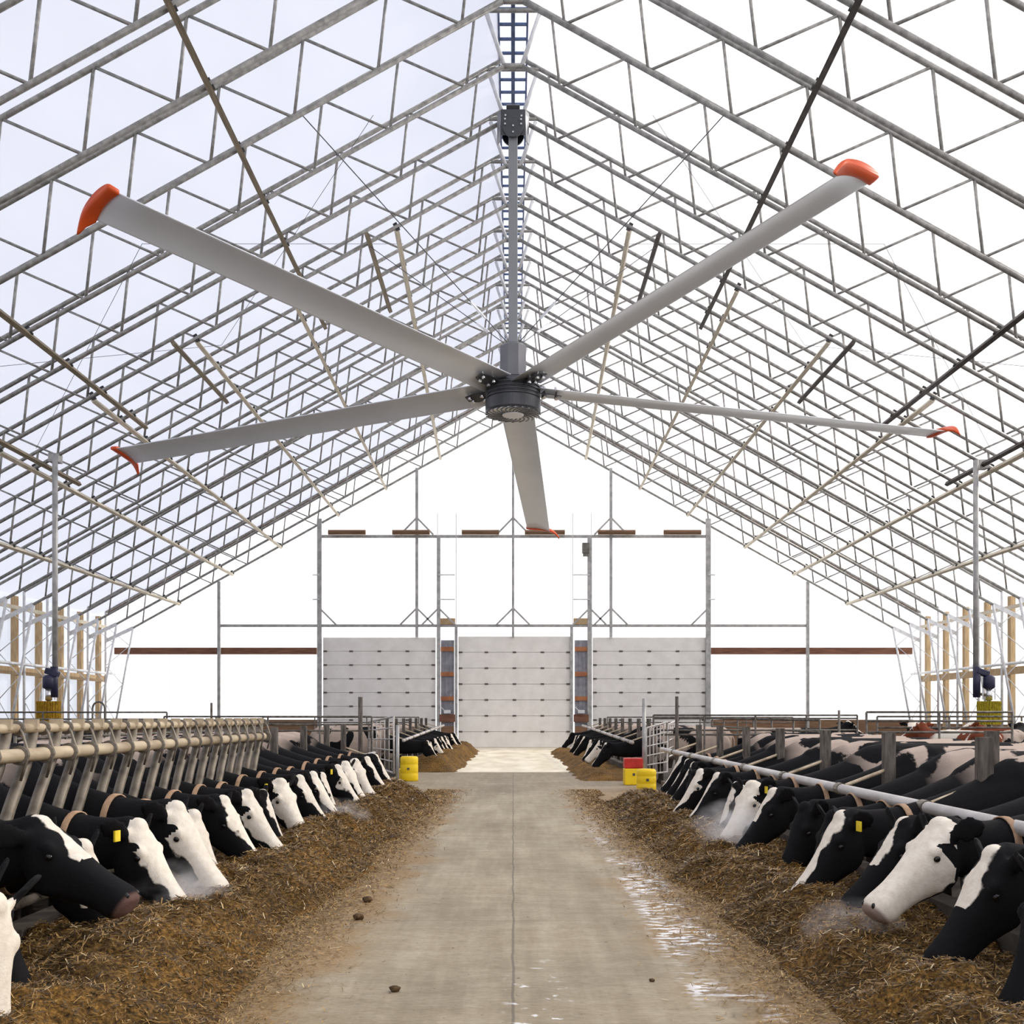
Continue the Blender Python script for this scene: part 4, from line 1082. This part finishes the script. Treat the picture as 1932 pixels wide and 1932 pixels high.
# cow brushes hanging from the roof
def cow_brush(side, px, mat, lab):
    D = 27.6; x = (px - 968) * D / FPX
    t = thing('cow_brush', lab, 'brush', (x, D, 0), 0, 'hanging cow brushes')
    xp = side * -.02
    zt = zin(x) - .05
    MB().box((0, .4, zt + .0), (.26, .3, .22)).build('ceiling_bracket', M['track'], t)
    MB().tube([(xp + (.1 if side < 0 else -.28), .1, 2.1), (xp + (.1 if side < 0 else -.28), .1, zt + .05)], .07, 10).build('pole', M['track'], t, True)
    q = .1 if side < 0 else -.28
    MB().box((xp + q / 2, .05, 2.55), (.34, .22, .16), Matrix.Rotation(.35, 3, 'Y')).build('arm', M['navy'], t, bevel=.03)
    MB().tube([(xp + q, .05, 1.9), (xp + q, .05, 2.7)], .10, 8).build('hinge_column', M['navy'], t, True)
    MB().lathe([(.10, 2.12), (.15, 2.16), (.15, 2.42), (.09, 2.48)], n=16).build('motor', M['navy'], t, True)
    MB().lathe([(.085, 1.82), (.085, 2.12)], n=16).build('gearbox', M['chrome'], t, True)
    for s in (-1, 1): MB().tube([(s * .16, 0, 1.84), (s * .16, 0, 2.14)], .02, 6).build('guard_rod', M['chrome'], t)
    b = MB(); n = 72; rows = []
    for zz in np.linspace(1.19, 1.80, 14):
        rows.append([Vector(((.275 + .018 * math.sin(k * 2.4) + .012 * random.random()) * math.cos(2 * PI * k / n), (.275 + .018 * math.sin(k * 2.4) + .012 * random.random()) * math.sin(2 * PI * k / n), zz)) for k in range(n)])
    b.rings(rows); b.build('bristle_roll', mat, t)
    MB().tube([(0, 0, 1.10), (0, 0, 1.86)], .05, 10).build('core', M['slat'], t)
    MB().tube([(0, 0, 1.86), (0, 0, 1.95), (xp + q, .05, 2.0)], .04, 8).build('shaft', M['slat'], t)
    return t
cow_brush(-1, 92, M['brush'], 'orange-brown cow brush hanging on a pole by the left wall')
cow_brush(1, 1866, M['brush2'], 'green-yellow cow brush hanging on a pole by the right wall')
for side, lab in ((1, 'dark square post under the right cow brush'),):
    o = MB().box(((1871 - 968) * 7.4 / FPX, 7.4, .6), (.075, .075, 1.4)).build('timber_post', M['postmat']); tag(o, lab, 'post')

# ------------------------------------------------------------------ silage
from mathutils import noise as mnoise
def feed_height(side, X, Y, yend, k):
    """height of the feed ridge at |x| = X"""
    n1 = mnoise.noise(Vector((X * 1.1 + side * 9, Y * .8, k))); n2 = mnoise.noise(Vector((X * 3.2, Y * 3.0, k + 5 * side))); n3 = mnoise.noise(Vector((X * 11, Y * 11, k)))
    toe = (1.36 if side < 0 else 1.42) + .16 * n1 + .10 * mnoise.noise(Vector((0, Y * 1.6, 3 * side + k)))
    hcr = (.30 if side < 0 else .25) * (1 + .35 * mnoise.noise(Vector((1, Y * .5, side))))
    t = max(0.0, min(1.0, (X - toe) / (1.86 - toe))); up = t * t * (3 - 2 * t)
    dn = 1 - .55 * max(0.0, min(1.0, (X - 2.05) / .7))
    e = max(0.0, min(1.0, (yend - Y) / 1.2)) 
    h = hcr * up * dn * e
    return h + (n2 * .09 + n3 * .045) * min(1, h * 8) 
def feed(side, ya, yb, label, k=0.0, res=.035, amp=1.0):
    xs = np.arange(1.15, 2.84, res); ys = np.arange(ya, yb, res * 1.3)
    V = []; F = []
    for y in ys:
        for x in xs:
            h = feed_height(side, x, y, yb - .1, k) * amp * max(0, min(1, (y - ya) / .5 + .02))
            V.append((side * x, y, h + .004 if h > .006 else -.02))
    nx = len(xs)
    for j in range(len(ys) - 1):
        for i in range(nx - 1):
            a = j * nx + i
            q = (a, a + 1, a + nx + 1, a + nx)
            if max(V[t_][2] for t_ in q) > 0: F.append(q if side > 0 else q[::-1])
    mb = MB(); mb.v = V; mb.f = F
    o = mb.build('silage_ridge', M['silage'], None, True)
    tag(o, label, 'silage', 'feed ridges', 'stuff')
    return o
feed(-1, 3.0, 19.0, 'long brown ridge of chopped silage along the left cows')
feed(1, 3.0, 17.6, 'long brown ridge of chopped silage along the right cows', 2.0)
feed(-1, 26.6, 44.0, 'yellowish heap of feed beyond the left gate', 4.0, .07, 1.15)
feed(1, 23.0, 43.0, 'dark strip of feed beyond the right gate', 6.0, .07, .7)

def straw_cloud(name, label, n, sampler, lmin, lmax, wd, tone_lo=0.0, tone_hi=.85):
    V = np.empty((n, 4, 3)); tone = np.empty((n, 4))
    for i in range(n):
        x, y, z = sampler()
        k = .6 + y / 9.0
        l = random.uniform(lmin, lmax) * (1.6 if random.random() < .05 else 1) * min(k, 2.2); a = random.uniform(0, 2 * PI); e = random.gauss(.0, .38)
        dx, dy, dz = math.cos(a) * math.cos(e) * l / 2, math.sin(a) * math.cos(e) * l / 2, abs(math.sin(e)) * l / 2
        px_, py_ = -math.sin(a), math.cos(a); w_ = wd * random.uniform(.6, 1.5) * min(k, 2.6)
        b = random.uniform(-.3, .6) * w_
        V[i, 0] = (x - dx, y - dy, z - dz * .3); V[i, 1] = (x + dx, y + dy, z + dz)
        V[i, 2] = (x + dx + px_ * w_, y + dy + py_ * w_, z + dz + b); V[i, 3] = (x - dx + px_ * w_, y - dy + py_ * w_, z - dz * .3 + b)
        t = random.random(); tone[i] = 1.0 if t > .975 else tone_lo + (tone_hi - tone_lo) * random.random() ** 1.3
    me = bpy.data.meshes.new(name); me.vertices.add(4 * n); me.vertices.foreach_set('co', V.ravel())
    me.loops.add(4 * n); me.loops.foreach_set('vertex_index', np.arange(4 * n, dtype=np.int32))
    me.polygons.add(n); me.polygons.foreach_set('loop_start', np.arange(0, 4 * n, 4, dtype=np.int32))
    me.update(calc_edges=True); me.validate()
    at = me.attributes.new('tone', 'FLOAT', 'POINT'); at.data.foreach_set('value', tone.ravel().astype(np.float32))
    me.materials.append(M['straw'])
    o = obj(name, me); tag(o, label, 'straw', 'loose straw', 'stuff')
    return o
def ridge_sampler(side, ya, yb, k, amp=1.0, x0=1.3):
    def f():
        while True:
            y = ya + (yb - ya) * random.random() ** 1.5; x = random.uniform(x0, 2.8)
            h = feed_height(side, x, y, yb - .1, k) * amp * max(0, min(1, (y - ya) / .5 + .02))
            if h > .012: return side * x, y, h + .004 + random.random() * .012
    return f
straw_cloud('straw_litter', 'chopped straw blades bristling on the left silage ridge', 60000, ridge_sampler(-1, 3.0, 19.0, 0), .015, .055, .0034)
straw_cloud('straw_litter', 'chopped straw blades bristling on the right silage ridge', 52000, ridge_sampler(1, 3.0, 17.6, 2), .015, .055, .0034)
def floor_sampler(side):
    def f():
        while True:
            y = 3.2 + 17 * random.random() ** 1.3; x = 1.62 - abs(random.gauss(0, .26))
            if x > .7 and feed_height(side, x, y, 19, 0 if side < 0 else 2) < .02: return side * x, y, .004 + random.random() * .006
    return f
straw_cloud('straw_litter', 'thin scatter of straw on the concrete beside the left ridge', 20000, floor_sampler(-1), .010, .035, .0030, .25)
straw_cloud('straw_litter', 'thin scatter of straw on the concrete beside the right ridge', 20000, floor_sampler(1), .010, .035, .0030, .25)
# clods on the floor
for (px, py, r, lab) in ((745, 1871, .022, 'round brown clod on the concrete in the left foreground'), (1148, 1517, .035, 'small dark clod beside the far end of the right ridge'),
                         (676, 1735, .03, 'dark silage clump at the foot of the left ridge'), (694, 1702, .03, 'larger dark silage clump behind the one at the left ridge foot'),
                         (1230, 1852, .012, 'tiny brown crumb on the concrete right of centre')):
    D = EYE * FPX / (py - 1352); x = (px - 968) * D / FPX
    mb = MB(); blob(mb, Vector((0, 0, 0)), Vector((1, 0, 0)), Vector((0, 1, 0)), Vector((0, 0, 1)), r * 1.25, r, r * .8, 16, 10)
    mb.v = [tuple(Vector(v) * (1 + .35 * mnoise.noise(Vector(v) * (1.6 / r) + Vector((px, 0, 0))))) for v in mb.v]
    o = mb.build('silage_clod', M['dung'], None, True); o.location = (x, D, r * .68); tag(o, lab, 'clod', 'clods on the floor')

# ------------------------------------------------------------------ breath and steam over the feed
def mist_mat():
    m = bpy.data.materials.new('breath_mist'); m.use_nodes = True; nt = m.node_tree; nt.nodes.remove(nt.nodes['Principled BSDF'])
    out = nt.nodes['Material Output']; L = nt.links.new
    v = N(nt, 'ShaderNodeVolumePrincipled'); v.inputs['Color'].default_value = (.95, .95, .97, 1); v.inputs['Anisotropy'].default_value = .2
    tc = N(nt, 'ShaderNodeTexCoord'); ln = N(nt, 'ShaderNodeVectorMath', operation='LENGTH'); L(tc.outputs['Object'], ln.inputs[0])
    v.inputs['Density Attribute'].default_value = ''
    mr = N(nt, 'ShaderNodeMapRange'); L(ln.outputs['Value'], mr.inputs[0])
    for i, q in ((1, 1.0), (2, .1), (3, 0.0), (4, 1.0)): mr.inputs[i].default_value = q
    no = N(nt, 'ShaderNodeTexNoise'); setin(no, Scale=2.2, Detail=3.0); L(tc.outputs['Object'], no.inputs['Vector'])
    m2 = N(nt, 'ShaderNodeMapRange'); L(no.outputs[0], m2.inputs[0]); m2.inputs[1].default_value = .4; m2.inputs[2].default_value = .7
    a = N(nt, 'ShaderNodeMath', operation='MULTIPLY'); L(mr.outputs[0], a.inputs[0]); L(m2.outputs[0], a.inputs[1])
    b = N(nt, 'ShaderNodeMath', operation='MULTIPLY'); L(a.outputs[0], b.inputs[0]); b.inputs[1].default_value = 6.0
    L(b.outputs[0], v.inputs['Density']); L(v.outputs[0], out.inputs['Volume'])
    return m
M['mist'] = mist_mat()
sub_ = MB(); blob(sub_, Vector((0, 0, 0)), Vector((1, 0, 0)), Vector((0, 1, 0)), Vector((0, 0, 1)), 1, 1, 1, 20, 12)
sub_.f = [tuple(reversed(f)) for f in sub_.f]
mist_me = sub_.mesh('breath_mist', M['mist'], True)
for (px, py, D, r, lab) in ((330, 1690, 6.6, .30, 'thin breath mist between the yellow-tagged cow and the large white face'), (440, 1690, 7.6, .26, 'thin breath mist at the nose of the large white-faced cow'),
                            (640, 1545, 12.0, .32, 'thin breath mist over the feed under the left neck rail'), (1385, 1560, 9.6, .34, 'thin breath mist under the right rail near the white face'),
                            (1610, 1760, 5.9, .26, 'thin breath mist at the muzzles beside the all-white head')):
    o = obj('breath_mist', mist_me, None, P(px, py, D)); o.scale = (r * 1.2, r * 1.3, r * .8); tag(o, lab, 'mist', 'breath mist', 'stuff')
